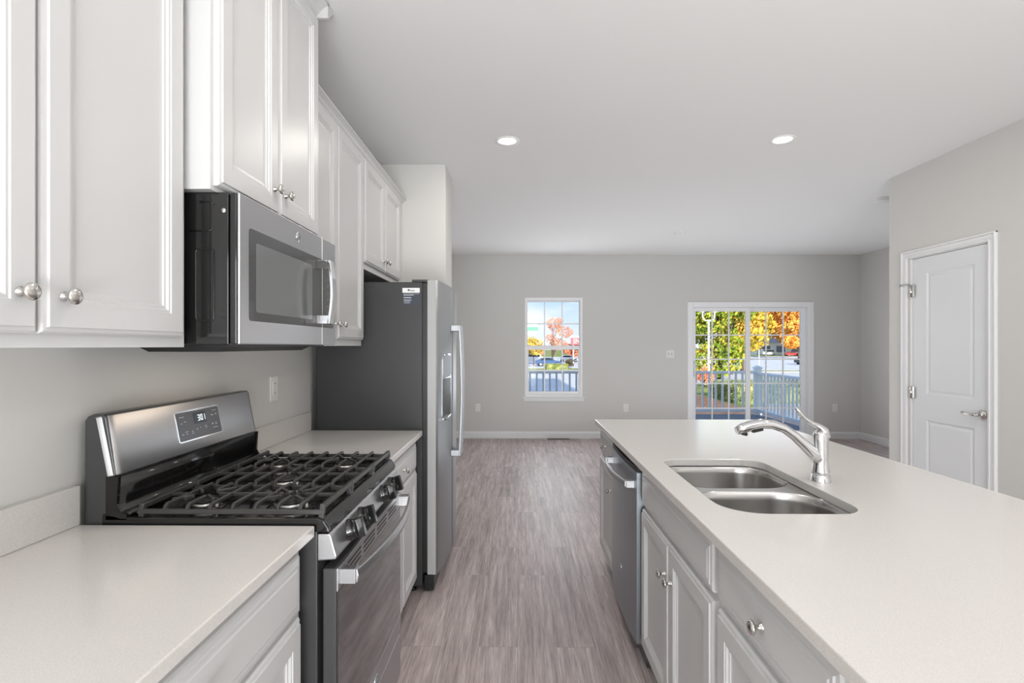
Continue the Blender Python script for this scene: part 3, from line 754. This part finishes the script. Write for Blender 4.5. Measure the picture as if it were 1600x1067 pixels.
# ------------------------------------------------------------------ refrigerator
F0, F1 = 2.985, 3.893; FM = 3.405
T = thing('refrigerator', 'stainless side-by-side refrigerator with dark grey sides beside the white partition', 'refrigerator', (-.84, 3.44, 0))
m = MB(); m.box(-1.135, -.538, F0, F1, .038, 1.741)
bd = obj('body', m, fridge_side, T, .004)
obj('gasket', MB().box(-.538, -.509, F0+.012, FM-.006, .11, 1.735).box(-.538, -.509, FM+.006, F1-.012, .11, 1.735), blk, T)
for yy in (F0+.015, F1-.075): obj('hinge_cover', MB().box(-.60, -.50, yy, yy+.06, 1.742, 1.757), dark_paint, T, .004)
def xfront(y):
    q = (y-(F0+F1)/2)/((F1-F0)/2); return -.456+.034*(1-q*q)
silver = pmat('silver_paint', rgb(172, 172, 171), 0.4)
def fdoor(a, b, name):
    n = 16; pf = []
    for k in range(n+1):
        y = a+(b-a)*k/n; x = xfront(y)
        ed = min(k, n-k)
        if ed == 0: x -= .006
        pf.append((x, y))
    pf = [(-.509, a), ]+pf+[(-.509, b)]
    m = MB().prism([(p[0], p[1]) for p in pf], 'z', .104, 1.752, False)
    o = obj(name, m, steel, T)
    o.data.materials.append(silver)
    for p in o.data.polygons:
        if abs(p.normal.z) < .1 and p.normal.x > .5: p.use_smooth = True
        elif abs(p.normal.y) > .5: p.material_index = 1
    return o
dA = fdoor(F0, FM-.003, 'freezer_door'); dB = fdoor(FM+.003, F1, 'door')
# dispenser in the near door
def disp(y0, y1, z0, z1, off, r, mat, name, parent, thick=.004):
    pts = rrect(y0, y1, z0, z1, r, 6); n = len(pts)
    v = [(xfront(y)+off, y, z) for y, z in pts]+[(xfront(y)+off-thick, y, z) for y, z in pts]
    f = [tuple(range(n)), tuple(range(2*n-1, n-1, -1))]+[(i, (i+1) % n, (i+1) % n+n, i+n) for i in range(n)]
    return obj(name, MB().add(v, f), mat, parent)
ds = disp(3.09, 3.335, .945, 1.335, .002, .03, chrome, 'dispenser', T)
disp(3.098, 3.327, 1.195, 1.328, .0035, .024, steel, 'dispenser_panel', ds)
disp(3.098, 3.327, .962, 1.19, .003, .012, blk, 'dispenser_recess', ds)
obj('dispenser_tray', MB().box(-.44, xfront(3.21)+.012, 3.11, 3.315, .948, .962), chrome, ds, .002)
# handles
def fhandle(y, parent):
    m = MB(); pts = []; rs = []
    n = 18
    sec = []
    for k in range(n+1):
        q = k/n; z = .69+.825*q; x = xfront(y)+.052+.014*math.sin(PI*q)
        sec.append((x, z))
    pf = [(x+.008, z) for x, z in sec]+[(x-.008, z) for x, z in sec[::-1]]
    m.prism(pf, 'y', y-.014, y+.014)
    for z in (.69, 1.475): m.box(xfront(y)-.002, xfront(y)+.055, y-.014, y+.014, z, z+.04)
    return obj('handle', m, steel, parent, .004)
fhandle(FM-.045, dA); fhandle(FM+.045, dB)
m = MB(); m.box(-.53, -.475, F0+.01, F1-.01, .012, .095)
obj('toe_grille', m, blk, T, .004)
for yy in (F0+.05, F1-.05):
    for xx in (-1.08, -.60): obj('foot', MB().lathe([(.022, 0), (.022, .01), (.012, .014), (.012, .045)], (xx, yy, 0), (0, 0, 1), 12), blk, T)
# label sticker on the side
yl = F0-.0012
lb = obj('label_sticker', MB().box(-.649, -.552, yl, F0+.0005, 1.612, 1.708), navy, T)
obj('label_header', MB().box(-.649, -.552, yl-.0006, yl, 1.681, 1.708), paper, lb)
ink = MB(); ink.lathe([(.0005, 0), (.0058, 0)], (-.614, yl-.0008, 1.696), (0, -1, 0), 14, False)
for k in range(5): ink.lathe([(.0018, 0), (.0032, 0)], (-.604+k*.0052, yl-.0008, 1.694), (0, -1, 0), 8, False)
ink.box(-.607, -.581, yl-.001, yl-.0007, 1.688, 1.6892)
obj('label_print', ink, inkm, lb)
ln = MB()
for (a, b, z, h) in ((-.643, -.555, 1.675, .0018), (-.643, -.586, 1.668, .004), (-.642, -.60, 1.654, .006), (-.642, -.598, 1.641, .004), (-.642, -.604, 1.634, .003), (-.640, -.606, 1.625, .003)):
    ln.box(a, b, yl-.0006, yl, z-h/2, z+h/2)
obj('label_lines', ln, greyink, lb)

# ------------------------------------------------------------------ island
XI = .535
def island_cab(label, y0, y1):
    t = thing('base_cabinet', label, 'cabinet', (.83, (y0+y1)/2, 0), 'white base cabinets of the island')
    return t
def ibody(t, y0, y1, low=False):
    m = MB()
    if low:   # sink base: open top so the bowls hang inside
        m.box(XI, XI+.02, y0, y1, .105, .884); m.box(1.10, 1.12, y0, y1, .105, .884); m.box(XI+.02, 1.10, y0, y0+.018, .105, .884); m.box(XI+.02, 1.10, y1-.018, y1, .105, .884); m.box(XI+.02, 1.10, y0+.018, y1-.018, .105, .123)
    else: m.box(XI, 1.12, y0, y1, .105, .884)
    obj('body', m, cabm, t, .001)
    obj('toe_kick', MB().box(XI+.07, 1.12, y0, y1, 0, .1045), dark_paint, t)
t = island_cab('narrow white island cabinet at the far end beside the dishwasher', 2.878, 3.41)
ibody(t, 2.878, 3.41)
drawer(t, -1, XI, 2.912, 3.393, .722, .858, 3.155)
door(t, -1, XI, 2.912, 3.393, .125, .700, 2.985, .575)
t = island_cab('white island cabinet with false drawer front and two doors under the sink', 1.420, 2.266)
ibody(t, 1.420, 2.266, True)
drawer(t, -1, XI, 1.440, 2.256, .722, .858, None, 'false_drawer_front')
door(t, -1, XI, 1.850, 2.256, .125, .700, 1.888, .582)
door(t, -1, XI, 1.440, 1.845, .125, .700, 1.810, .582)
t = island_cab('white island cabinet with one wide drawer nearest the camera', .845, 1.4185)
ibody(t, .845, 1.4185)
drawer(t, -1, XI, .868, 1.402, .722, .858, 1.135)
door(t, -1, XI, .868, 1.402, .125, .700, .91, .60)
t = island_cab('white island cabinet at the near end below the counter', .42, .8435)
ibody(t, .42, .8435)
drawer(t, -1, XI, .44, .825, .722, .858, .63)
door(t, -1, XI, .44, .825, .125, .700, .48, .60)
t = thing('island_panel', 'white panel closing the seating side of the island', 'panel', (1.2, 1.9, 0))
obj('panel', MB().box(1.1215, 1.20, .42, 3.41, 0, .884), cabm, t, .002)

# countertop with sink cut-out
SX0, SX1, SY0, SY1 = .588, .988, 1.508, 2.228
hole = rrect(SX0, SX1, SY0, SY1, (.085, .075, .12, .085), 10)
def slab_with_hole(outer, holes, z0, z1):
    bm = bmesh.new(); edges = []
    for loop in [outer]+holes:
        vs_ = [bm.verts.new((x, y, z1)) for x, y in loop]
        for i in range(len(vs_)): edges.append(bm.edges.new((vs_[i], vs_[(i+1) % len(vs_)])))
    bmesh.ops.triangle_fill(bm, edges=edges, use_beauty=True, use_dissolve=False)
    bm.verts.index_update()
    top = [tuple(q.co) for q in bm.verts]; fs = [tuple(q.index for q in p.verts) for p in bm.faces]; bm.free()
    mb = MB(); n = len(top)
    mb.add(top+[(x, y, z0) for x, y, z in top], fs+[tuple(i+n for i in p[::-1]) for p in fs])
    o = 0
    for loop in [outer]+holes:
        k = len(loop)
        for i in range(k): mb.f.append((o+i, o+(i+1) % k, o+(i+1) % k+n, o+i+n)); mb.sm.append(False)
        o += k
    return mb
t = thing('countertop', 'large white quartz island countertop with a sink cut-out', 'countertop', (1.0, 1.85, .885), 'white quartz countertops')
isl = slab_with_hole([(.489, .40), (1.543, .40), (1.543, 3.425), (.489, 3.425)], [hole], .885, .914)
obj('slab', isl, quartz, t, .003)

# sink
S = thing('sink', 'double-bowl stainless steel undermount sink in the island counter', 'sink', (.79, 1.87, .88))
def bowl(x0, x1, y0, y1, r, depth, name='bowl'):
    m = MB(); rings = []; z0 = .8838
    for (ins, dz) in ((0, 0), (.004, -.004), (.006, -.03), (.010, -depth+.045), (.016, -depth+.022), (.030, -depth+.008), (.052, -depth+.001), (.09, -depth)):
        rr = [max(q-ins*.6, .012) for q in r]
        rings.append([(x, y, z0+dz) for x, y in rrect(x0+ins, x1-ins, y0+ins, y1-ins, rr, 8)])
    n = len(rings[0]); v = [p for q in rings for p in q]; f = []
    for i in range(len(rings)-1):
        for k in range(n): f.append((i*n+k, i*n+(k+1) % n, (i+1)*n+(k+1) % n, (i+1)*n+k))
    f.append(tuple((len(rings)-1)*n+k for k in range(n)))
    m.add(v, f, True)
    b = obj(name, m, sinkm, S)
    cx, cy = (x0+x1)/2+.03, (y0+y1)/2
    m = MB(); m.lathe([(.044, .0), (.044, .002), (.036, .003), (.030, -.0), (.0005, -.001)], (cx, cy, z0-depth+.001), (0, 0, 1), 24, False)
    obj('drain', m, chrome, b)
    return b
bA = (.580, .995, 1.884, 2.238); bB = (.580, .995, 1.500, 1.846)
bowl(*bA, (.10, .10, .10, .13), .205); bowl(*bB, (.13, .10, .12, .10), .205)
rim = slab_with_hole(rrect(.56, 1.015, 1.48, 2.258, .09, 6), [rrect(*bA, (.10, .10, .10, .13), 8), rrect(*bB, (.13, .10, .12, .10), 8)], .8830, .8845)
obj('rim', rim, sinkm, S)

# faucet
FX, FY = 1.052, 1.872
T = thing('faucet', 'chrome single-lever pull-out faucet beside the island sink', 'faucet', (FX, FY, .914))
m = MB(); m.lathe([(.0325, .0), (.0325, .004), (.0305, .010), (.0290, .022), (.0275, .023), (.0275, .026), (.0298, .028), (.0292, .034), (.0262, .052), (.0245, .080), (.0242, .130), (.0245, .160), (.0225, .168), (.018, .174), (.0005, .176)], (FX, FY, .914), (0, 0, 1), 32, False)
obj('body', m, chrome, T)
m = MB()
sp = [(1.048, .990), (1.025, 1.012), (.995, 1.040), (.960, 1.072), (.925, 1.097), (.885, 1.111), (.845, 1.113), (.808, 1.106), (.780, 1.096), (.760, 1.088)]
m.tube([(x, FY, z) for x, z in sp], [.024, .0215, .0185, .0165, .016, .0165, .0175, .0185, .0185, .014], 16, 1.0, (0, 1, 0))
spo = obj('spout', m, chrome, T)
m = MB(); m.lathe([(.013, 0), (.014, .006), (.011, .010), (.0005, .010)], (.786, FY, 1.083), (-.25, 0, -1), 16, False); m.bar((.815, FY, 1.086), (.85, FY, 1.094), .016, .008)
obj('spray_nozzle', m, blk, spo)
m = MB()
hp = [(1.064, 1.066), (1.060, 1.090), (1.045, 1.104), (1.020, 1.116), (.998, 1.130), (.982, 1.146), (.972, 1.160), (.966, 1.170)]
m.tube([(x, FY, z) for x, z in hp], [.0225, .0200, .0135, .0098, .0085, .0085, .0090, .0060], 14, .85, (0, 1, 0))
obj('handle_lever', m, chrome, T)

# dishwasher
D0, D1 = 2.270, 2.872
T = thing('dishwasher', 'stainless dishwasher with a bowed bar handle built into the island', 'dishwasher', (.8, 2.57, 0))
obj('tub', MB().box(.545, 1.10, D0+.002, D1-.002, .02, .868), dark_paint, T)
n = 14; pf = []
def xdw(y): 
    q = (y-(D0+D1)/2)/((D1-D0)/2); return .502-.012*(1-q*q)
pf = [(.540, D0+.004)]+[(xdw(D0+.004+(D1-D0-.008)*k/n), D0+.004+(D1-D0-.008)*k/n) for k in range(n+1)]+[(.540, D1-.004)]
dd = obj('door', MB().prism(pf, 'z', .118, .846), slate, T, .002)
obj('control_strip', MB().prism([(x+.004, y) for x, y in pf[1:-1]]+[(.56, D1-.006), (.56, D0+.006)], 'z', .8465, .866), blk, T)
m = MB(); hv = []
for k in range(17):
    q = k/16; y = D0+.05+(D1-D0-.10)*q; hv.append((xdw(y)-.034-.018*math.sin(PI*q), y))
pts = []
for (x, y) in hv: pts += [(x+.006, y, .772), (x-.004, y, .774), (x-.006, y, .786), (x-.004, y, .798), (x+.006, y, .800)]
f = []
for i in range(16):
    for k in range(5): f.append((i*5+k, i*5+(k+1) % 5, (i+1)*5+(k+1) % 5, (i+1)*5+k))
f += [(0, 1, 2, 3, 4), (84, 83, 82, 81, 80)]
m.add(pts, f)
for yy in (D0+.042, D1-.074): m.box(xdw(yy)-.034, xdw(yy)+.003, yy, yy+.032, .770, .802)
obj('handle', m, steelh, dd, .002)
m = MB(); yy = 2.56; m.lathe([(.014, 0), (.014, .0012), (.012, .002), (.0005, .002)], (xdw(yy), yy, .33), (-1, 0, 0), 24, False)
emb = obj('emblem', m, chrome, dd); swirl(emb, (xdw(yy)-.0022, yy, .33), .014, -1)
obj('toe_kick', MB().box(.60, .62, D0+.004, D1-.004, .0, .112), blk, T)

# ------------------------------------------------------------------ outside: house mass, deck, railings
GZ_ = -2.0
struct('wall_upper_shade_mass', MB().box(-9, 5.42, YB-.2, YF+.16, CEIL+.26, 12.0), brickm)  # unseen house mass added to cast shade over deck and ground
struct('wall_neighbour_house', MB().box(-9, XW-.16, YB-.2, YF+.16, GZ_, CEIL+.255), brickm)
struct('wall_sun_block', MB().box(-12, 5.0, -34, -30, GZ_, 13), brickm)  # unseen block added to keep the sun out of the front window
struct('wall_foundation', MB().box(XW-.15, XR+.15, YB-.15, YF+.16, GZ_, -.125), brickm)
struct('deck_floor', MB().box(-2.6, 5.25, YF+.165, 11.6, -.14, -.09).box(-2.6, 5.25, 11.55, 11.6, -.34, -.14), deckm)
YR = 11.45
T = thing('deck_railing', 'white deck railing along the far edge of the deck, seen through both openings', 'railing', (1.3, YR, -.09), 'white deck railings')
obj('top_rail', MB().box(-2.5, 5.03, YR-.045, YR+.045, .79, .845), railm, T, .006)
obj('bottom_rail', MB().box(-2.5, 5.03, YR-.03, YR+.03, -.03, .04), railm, T, .006)
for k in range(53):
    x = -2.44+k*.1415
    obj('baluster', MB().box(x-.019, x+.019, YR-.019, YR+.019, .04, .79), railm, T)
pm = MB(); pm.box(5.03, 5.16, YR-.065, YR+.065, -.09, .90); pm.box(5.015, 5.175, YR-.08, YR+.08, .90, .925); pm.prism([(5.03, .925), (5.16, .925), (5.095, .965)], 'y', YR-.065, YR+.065)
obj('post', pm, railm, T, .004)
T = thing('deck_railing', 'white deck railing along the right side of the deck behind the patio door', 'railing', (5.095, 9.8, -.09), 'white deck railings')
obj('top_rail', MB().box(5.05, 5.14, YF+.17, YR-.066, .765, .82), railm, T, .006)
obj('bottom_rail', MB().box(5.065, 5.125, YF+.17, YR-.066, -.03, .04), railm, T, .006)
for k in range(22):
    y = 8.28+k*.1415
    obj('baluster', MB().box(5.076, 5.114, y-.019, y+.019, .04, .765), railm, T)

# ground, lot, walks
grass = pmat('lawn', rgb(140, 150, 80), 0.9, 0, 0.1); add_noise_color(grass, rgb(108, 126, 58), rgb(176, 176, 104), 1.2, 6)
asphalt = pmat('asphalt', rgb(168, 168, 172), 0.85, 0, 0.2); add_noise_color(asphalt, rgb(206, 206, 207), rgb(224, 223, 221), .6, 5)
concrete = pmat('concrete_walk', rgb(206, 200, 190), 0.85, 0, 0.2)
mulch = pmat('mulch', rgb(150, 112, 88), 0.95, 0, 0.1); add_noise_color(mulch, rgb(122, 90, 70), rgb(180, 140, 112), 5, 5)
struct('ground', MB().box(-160, 260, -60, 420, GZ_-.3, GZ_), grass)
struct('ground_parking_lot', MB().box(-60, 9.0, 15, 71, GZ_, GZ_+.02).box(9.0, 200, 49, 68, GZ_, GZ_+.02).box(14, 220, 74, 170, GZ_, GZ_+.02).box(-60, 14, 80, 160, GZ_, GZ_+.02), asphalt)
struct('ground_sidewalk', MB().box(-60, 9.0, 71, 73.2, GZ_, GZ_+.10).box(9.0, 200, 68, 70.0, GZ_, GZ_+.08).box(9.0, 200, 46.8, 49, GZ_, GZ_+.08), concrete)
struct('ground_concrete_apron', MB().prism([(8.6, 18.5), (80, 18.5), (80, 46.8), (21.5, 46.8)], 'z', GZ_, GZ_+.03), concrete)
struct('ground_mulch_bed', MB().box(7.5, 12.2, 19, 46, GZ_, GZ_+.04), mulch)

# ---- leaves
def leafmat(name, c1, c2, c3, sc=1.3):
    m = pmat(name, c2, 0.7, 0, 0.2)
    r = add_noise_color(m, c1, c3, sc, 6, lo=.3, hi=.7); k = r.color_ramp.elements.new(.5); k.color = c2
    return m
lf_green = leafmat('leaves_green', rgb(70, 104, 34), rgb(150, 168, 58), rgb(232, 188, 84), .9)
lf_orange = leafmat('leaves_orange', rgb(198, 108, 48), rgb(240, 166, 76), rgb(250, 212, 108), .45)
lf_red = leafmat('leaves_red', rgb(188, 104, 84), rgb(226, 150, 116), rgb(240, 190, 150), .6)
lf_yellow = leafmat('leaves_yellow', rgb(128, 134, 44), rgb(214, 176, 66), rgb(246, 206, 110), .6)
lf_dark = leafmat('leaves_dark', rgb(60, 66, 58), rgb(104, 96, 84), rgb(140, 116, 96), 1.5)
lf_hedge = leafmat('leaves_hedge', rgb(84, 104, 58), rgb(136, 146, 84), rgb(186, 184, 122), 1.5)
bark = pmat('bark', rgb(98, 84, 76), 0.9, 0, 0.1); add_noise_color(bark, rgb(74, 62, 56), rgb(124, 108, 98), 6, 4, (1, 1, .2))
def leaves(mb, blobs, n, size, rng):
    tot = sum(b[3]*b[4]*b[5] for b in blobs)
    for (cx, cy, cz, rx, ry, rz) in blobs:
        k = int(n*(rx*ry*rz)/tot)
        for _ in range(k):
            d = Vector((rng.gauss(0, 1), rng.gauss(0, 1), rng.gauss(0, 1))).normalized(); q = rng.uniform(.35, 1)**.4
            c = Vector((cx+d.x*rx*q, cy+d.y*ry*q, cz+d.z*rz*q))
            a = Vector((rng.gauss(0, 1), rng.gauss(0, 1), rng.gauss(0, 1))).normalized(); b = a.orthogonal().normalized(); s_ = size*rng.uniform(.6, 1.3)
            w = a.cross(b)
            mb.add([c-b*s_-w*s_*.1, c-w*s_*.5, c+b*s_, c+w*s_*.5], [(0, 1, 2, 3)])
def tree(name, label, x, y, h, r, leaf, n, size, trunk_h, cat='tree', group='trees beyond the deck', sparse=False, seed=1):
    rng = random.Random(seed)
    t = thing(name, label, cat, (x, y, GZ_), group)
    blobs = []
    zc = GZ_+trunk_h
    for k in range(11 if not sparse else 7):
        a = rng.uniform(0, 2*PI); q = rng.uniform(.1, .75)*r; z = zc+rng.uniform(.12, .88)*(h-trunk_h)
        fz = 1-.6*abs((z-zc)/(h-trunk_h)-.35)
        rr = r*rng.uniform(.34, .55)*fz*(.8 if sparse else 1)
        blobs.append((x+q*math.cos(a)*fz, y+q*math.sin(a)*fz, z, rr, rr, rr*.72))
    mb = MB(); leaves(mb, blobs, n, size, rng); 
    obj('foliage', mb, leaf, t)
    m = MB(); m.tube([(x, y, GZ_), (x+.05, y, GZ_+trunk_h*.6), (x-.1, y, GZ_+trunk_h*1.2), (x, y, GZ_+h*.75)], [h*.022, h*.017, h*.013, h*.004], 8)
    for b in blobs: m.tube([(x, y, GZ_+trunk_h*.9), (x+(b[0]-x)*.5, y+(b[1]-y)*.5, GZ_+trunk_h*.9+(b[2]-GZ_-trunk_h*.9)*.6), (b[0], b[1], b[2])], [h*.009, h*.006, h*.002], 5)
    obj('trunk', m, bark, t)
tree('tree', 'large green and yellow tree filling the left half of the patio door view', 20.2, 54, 11.5, 5.6, lf_green, 9000, .22, .6, seed=3)
tree('tree', 'golden green tree just left of the patio door center stile', 27.5, 66, 12.5, 5.0, lf_yellow, 5200, .26, 2.6, seed=5)
tree('tree', 'tall orange tree at the top right of the patio door view', 89, 170, 27, 13, lf_orange, 6500, .8, 3.0, seed=8)
tree('tree', 'yellow orange tree in the middle of the right patio door panel', 94, 215, 30, 14, lf_yellow, 5600, .8, 2.8, seed=11)
tree('tree', 'reddish orange tree behind parked cars at right of the patio door', 73.5, 141, 12.5, 5, lf_orange, 3000, .6, 1.5, seed=14)
tree('tree', 'sparse red orange tree centred in the upper window sash', 5.9, 93, 9.0, 4.2, lf_red, 1500, .17, 1.6, sparse=True, seed=52)
tree('tree', 'yellow green tree below the green striped sign', 2.6, 92, 4.9, 2.4, lf_yellow, 1500, .22, 1.6, seed=19)
tree('tree', 'low red tree right of the sparse tree under the red sign', 10.8, 104, 4.6, 2.6, lf_red, 1400, .24, 1.2, seed=23)
tree('tree', 'low red tree behind the white van', 3.8, 118, 4.4, 2.8, lf_red, 1400, .26, 1.0, seed=29)
tree('tree', 'distant golden tree line behind the far lot at center right', 104, 235, 22, 16, lf_yellow, 4200, .9, 1.5, seed=61)
tree('tree', 'distant orange tree line behind the far lot at the right edge', 128, 232, 24, 15, lf_orange, 4200, .9, 1.5, seed=67)
tree('bush', 'orange leafed bush behind the far railing at left of the patio door', 15.2, 44, 1.7, 1.0, lf_red, 1200, .10, .25, 'bush', 'bushes beyond the deck', seed=31)
tree('bush', 'dark round bush in the lower right pane of the window', 7.4, 79, 1.55, 1.0, lf_dark, 1300, .10, .2, 'bush', 'bushes beyond the deck', seed=37)
def hedge(label, x0, x1, y0, y1, h, n, size, seed):
    rng = random.Random(seed); mb = MB()
    core = MB().box(x0+.08, x1-.08, y0+.08, y1-.08, GZ_, GZ_+h-.08)
    t = thing('hedge', label, 'hedge', ((x0+x1)/2, (y0+y1)/2, GZ_), 'clipped hedges')
    A = [((x1-x0)*(y1-y0), 't'), ((x1-x0)*h, 'f'), ((y1-y0)*h, 'l'), ((y1-y0)*h, 'r')]; S_ = sum(a for a, _ in A)
    for a, kd in A:
        for _ in range(int(n*a/S_)):
            u, v_ = rng.random(), rng.random()
            c = {'t': (x0+(x1-x0)*u, y0+(y1-y0)*v_, GZ_+h), 'f': (x0+(x1-x0)*u, y0, GZ_+h*v_), 'l': (x0, y0+(y1-y0)*u, GZ_+h*v_), 'r': (x1, y0+(y1-y0)*u, GZ_+h*v_)}[kd]
            c = Vector(c)+Vector((rng.gauss(0, .04), rng.gauss(0, .04), rng.gauss(0, .04)))
            a_ = Vector((rng.gauss(0, 1), rng.gauss(0, 1), rng.gauss(0, 1))).normalized(); b = a_.orthogonal().normalized(); w = a_.cross(b); s_ = size*rng.uniform(.6, 1.3)
            mb.add([c-b*s_, c-w*s_*.5, c+b*s_, c+w*s_*.5], [(0, 1, 2, 3)])
    f_ = obj('foliage', mb, lf_hedge, t); obj('inner_growth', core, lf_hedge, t)
hedge('clipped green hedge seen between deck balusters through the patio door', 12.6, 18.5, 31, 35.5, 1.05, 5000, .07, 41)
hedge('low clipped hedge in the lower window sash in front of the blue car', 3.9, 7.0, 75, 77.5, .75, 1600, .07, 43)

bldw = pmat('building_white', rgb(236, 234, 230), 0.7)
T = thing('store_building', 'long low white building behind the distant parked cars', 'building', (100, 190, GZ_))
obj('wall', MB().box(84, 118, 190, 198, GZ_, 2.4), bldw, T)
obj('roof', MB().prism([(189.4, 2.4), (198.6, 2.4), (196, 3.9), (192, 3.9)], 'x', 83.4, 118.6), pmat('roof_grey', rgb(150, 150, 156), 0.8), T)
for k in range(6): obj('window', MB().box(86+k*5.2, 89+k*5.2, 189.9, 190.05, -.9, 1.3), pmat('shop_glass', rgb(90, 104, 120), 0.2), T)

# ---- cars
def carpaint(name, c): return pmat(name, c, 0.25, 0, 0.5, 0.6, 0.05)
cglass = pmat('car_glass', rgb(40, 48, 58), 0.08, 0, 0.6); tyre = pmat('tyre', rgb(28, 28, 30), 0.8); hub = pmat('hubcap', rgb(190, 192, 196), 0.3, 0.8)
def car(label, x, y, ang, paint, kind='sedan'):
    t = thing('car', label, 'car', (x, y, GZ_+.02), 'parked cars and vans')
    if kind == 'van': prof = [(-2.5, .35), (-2.5, 1.9), (-2.35, 2.1), (1.2, 2.1), (1.75, 1.25), (2.4, 1.05), (2.5, .8), (2.5, .35)]; win = [(-2.2, 1.3), (-2.2, 1.85), (1.1, 1.85), (1.5, 1.28)]; wd = .95
    else: prof = [(-2.2, .35), (-2.25, .75), (-2.15, .92), (-1.55, .98), (-1.05, 1.38), (.25, 1.42), (1.0, .98), (2.05, .82), (2.2, .62), (2.2, .35)]; win = [(-1.4, 1.0), (-1.0, 1.33), (.2, 1.36), (.85, 1.0)]; wd = .86
    ca, sa = math.cos(ang), math.sin(ang)
    def X(mb): mb.v = [(x+px_*ca-py*sa, y+px_*sa+py*ca, GZ_+.02+pz) for px_, py, pz in mb.v]; return mb
    b = obj('body', X(MB().prism(prof, 'y', -wd, wd)), paint, t, .06)
    obj('window', X(MB().prism(win, 'y', -wd-.008, wd+.008)), cglass, t)
    for wx in (-1.35, 1.35):
        for sy in (-1, 1):
            w_ = obj('wheel', X(MB().lathe([(.0005, 0), (.30, 0), (.33, .03), (.33, .18), (.30, .2), (.0005, .2)], (wx, sy*(wd+.02)-(.0 if sy < 0 else .2), .33), (0, 1, 0), 18, False)), tyre, t)
            obj('hubcap', X(MB().lathe([(.0005, 0), (.19, 0)], (wx, sy*(wd+.03), .33), (0, 1, 0), 14, False)), hub, w_)
blue = carpaint('blue_paint', rgb(52, 84, 130)); white = carpaint('white_paint', rgb(232, 234, 238)); red = carpaint('red_paint', rgb(196, 60, 60)); black = carpaint('black_paint', rgb(44, 46, 52)); lblue = carpaint('light_blue_paint', rgb(120, 170, 220)); violet = carpaint('slate_blue_paint', rgb(120, 124, 168))
car('dark blue car behind the low hedge in the lower window sash', 4.9, 88, .1, blue)
car('white van at the left of the lower window sash', 2.6, 101, .05, white, 'van')
car('silver white car right of the dark bush beyond the window', 10.3, 110, 0, white)
car('red car in the distant lot through the right patio door panel', 87.5, 172, 0, red)
car('slate blue car in the distant lot beside the red car', 81.8, 150, 0, violet)
car('light blue car at the right edge of the distant lot', 80.2, 140, 0, lblue)
car('black car on the pale road at the right edge of the patio door view', 51.2, 95, .2, black)
car('white van in the distant lot left of the red car', 87.0, 186.6, 0, white, 'van')

# ---- lamp posts and signs
polem = pmat('white_pole', rgb(240, 240, 240), 0.4)
def lamp_post(label, x, y, h, r, arm=True):
    t = thing('lamp_post', label, 'lamp post', (x, y, GZ_), 'white lamp posts')
    m = MB(); m.lathe([(r*1.6, 0), (r*1.6, .3), (r, .4), (r*.85, h)], (x, y, GZ_), (0, 0, 1), 12); obj('pole', m, polem, t)
    if arm:
        for sx_ in (-1, 1):
            z = GZ_+h-.05
            m = MB(); m.tube([(x, y, z), (x+sx_*.22, y, z-.02), (x+sx_*.42, y, z+.08), (x+sx_*.50, y, z+.32), (x+sx_*.50, y, z+.62)], .055, 8); a = obj('arm', m, polem, t)
            m = MB(); m.lathe([(.06, 0), (.17, .1), (.19, .35), (.12, .5), (.02, .58)], (x+sx_*.50, y, z+.62), (0, 0, 1), 14); obj('lantern', m, whiteplastic, a)
lamp_post('white lamp post with curved arms in front of the green tree', 15.95, 45, 5.55, .095)
lamp_post('thin white lamp post in front of the orange trees', 33.6, 75, 7.4, .06, False)
sgreen = pmat('sign_green', rgb(40, 190, 110), 0.4); swhite = pmat('sign_white', rgb(214, 216, 218), 0.4); sred = pmat('sign_red', rgb(216, 60, 74), 0.4); sgrey = pmat('sign_grey', rgb(150, 168, 176), 0.5)
T = thing('striped_sign', 'large white and green striped sign at the left of the upper window sash', 'sign', (.6, 70, GZ_))
pf = [(-2.2, 2.75), (2.35, 2.75), (2.62, 3.6), (2.60, 4.35), (2.2, 4.95), (1.4, 5.6), (.2, 6.5), (-2.2, 6.6)]
obj('board', MB().prism(pf, 'y', 70, 70.5), swhite, T, .03)
def band(z0, z1): 
    def xr(z): 
        P_ = [(2.35, 2.75), (2.62, 3.6), (2.60, 4.35), (2.2, 4.95)]
        for (a, b), (c, d) in zip(P_, P_[1:]):
            if b <= z <= d: return a+(c-a)*(z-b)/(d-b)
        return 2.3
    return MB().prism([(-2.2, z0), (xr(z0)+.01, z0), (xr(z1)+.01, z1), (-2.2, z1)], 'y', 69.96, 70.0)
obj('stripe', band(3.32, 3.86), sgreen, T); obj('stripe', band(3.95, 4.02), sgreen, T); obj('stripe', band(4.28, 4.36), sgreen, T)
obj('post', MB().box(-.6, .6, 70.1, 70.4, GZ_, 2.76), sgrey, T)
T = thing('shop_sign', 'red sign with big white letters at the right of the upper window sash', 'sign', (11.6, 100, GZ_))
obj('board', MB().box(9.82, 13.6, 100, 100.35, 1.55, 2.85), sred, T, .02)
obj('cap', MB().box(9.72, 13.7, 99.95, 100.4, 2.85, 3.22), swhite, T, .02)
v, f = text_mb('IN', 1.35, .02)
obj('lettering', MB().add([(10.95+a*1.05, 99.97-c, 2.18+b) for a, b, c in v], f), swhite, T)
for px_ in (10.3, 13.1): obj('post', MB().box(px_-.12, px_+.12, 100.1, 100.3, GZ_, 1.56), sgrey, T)
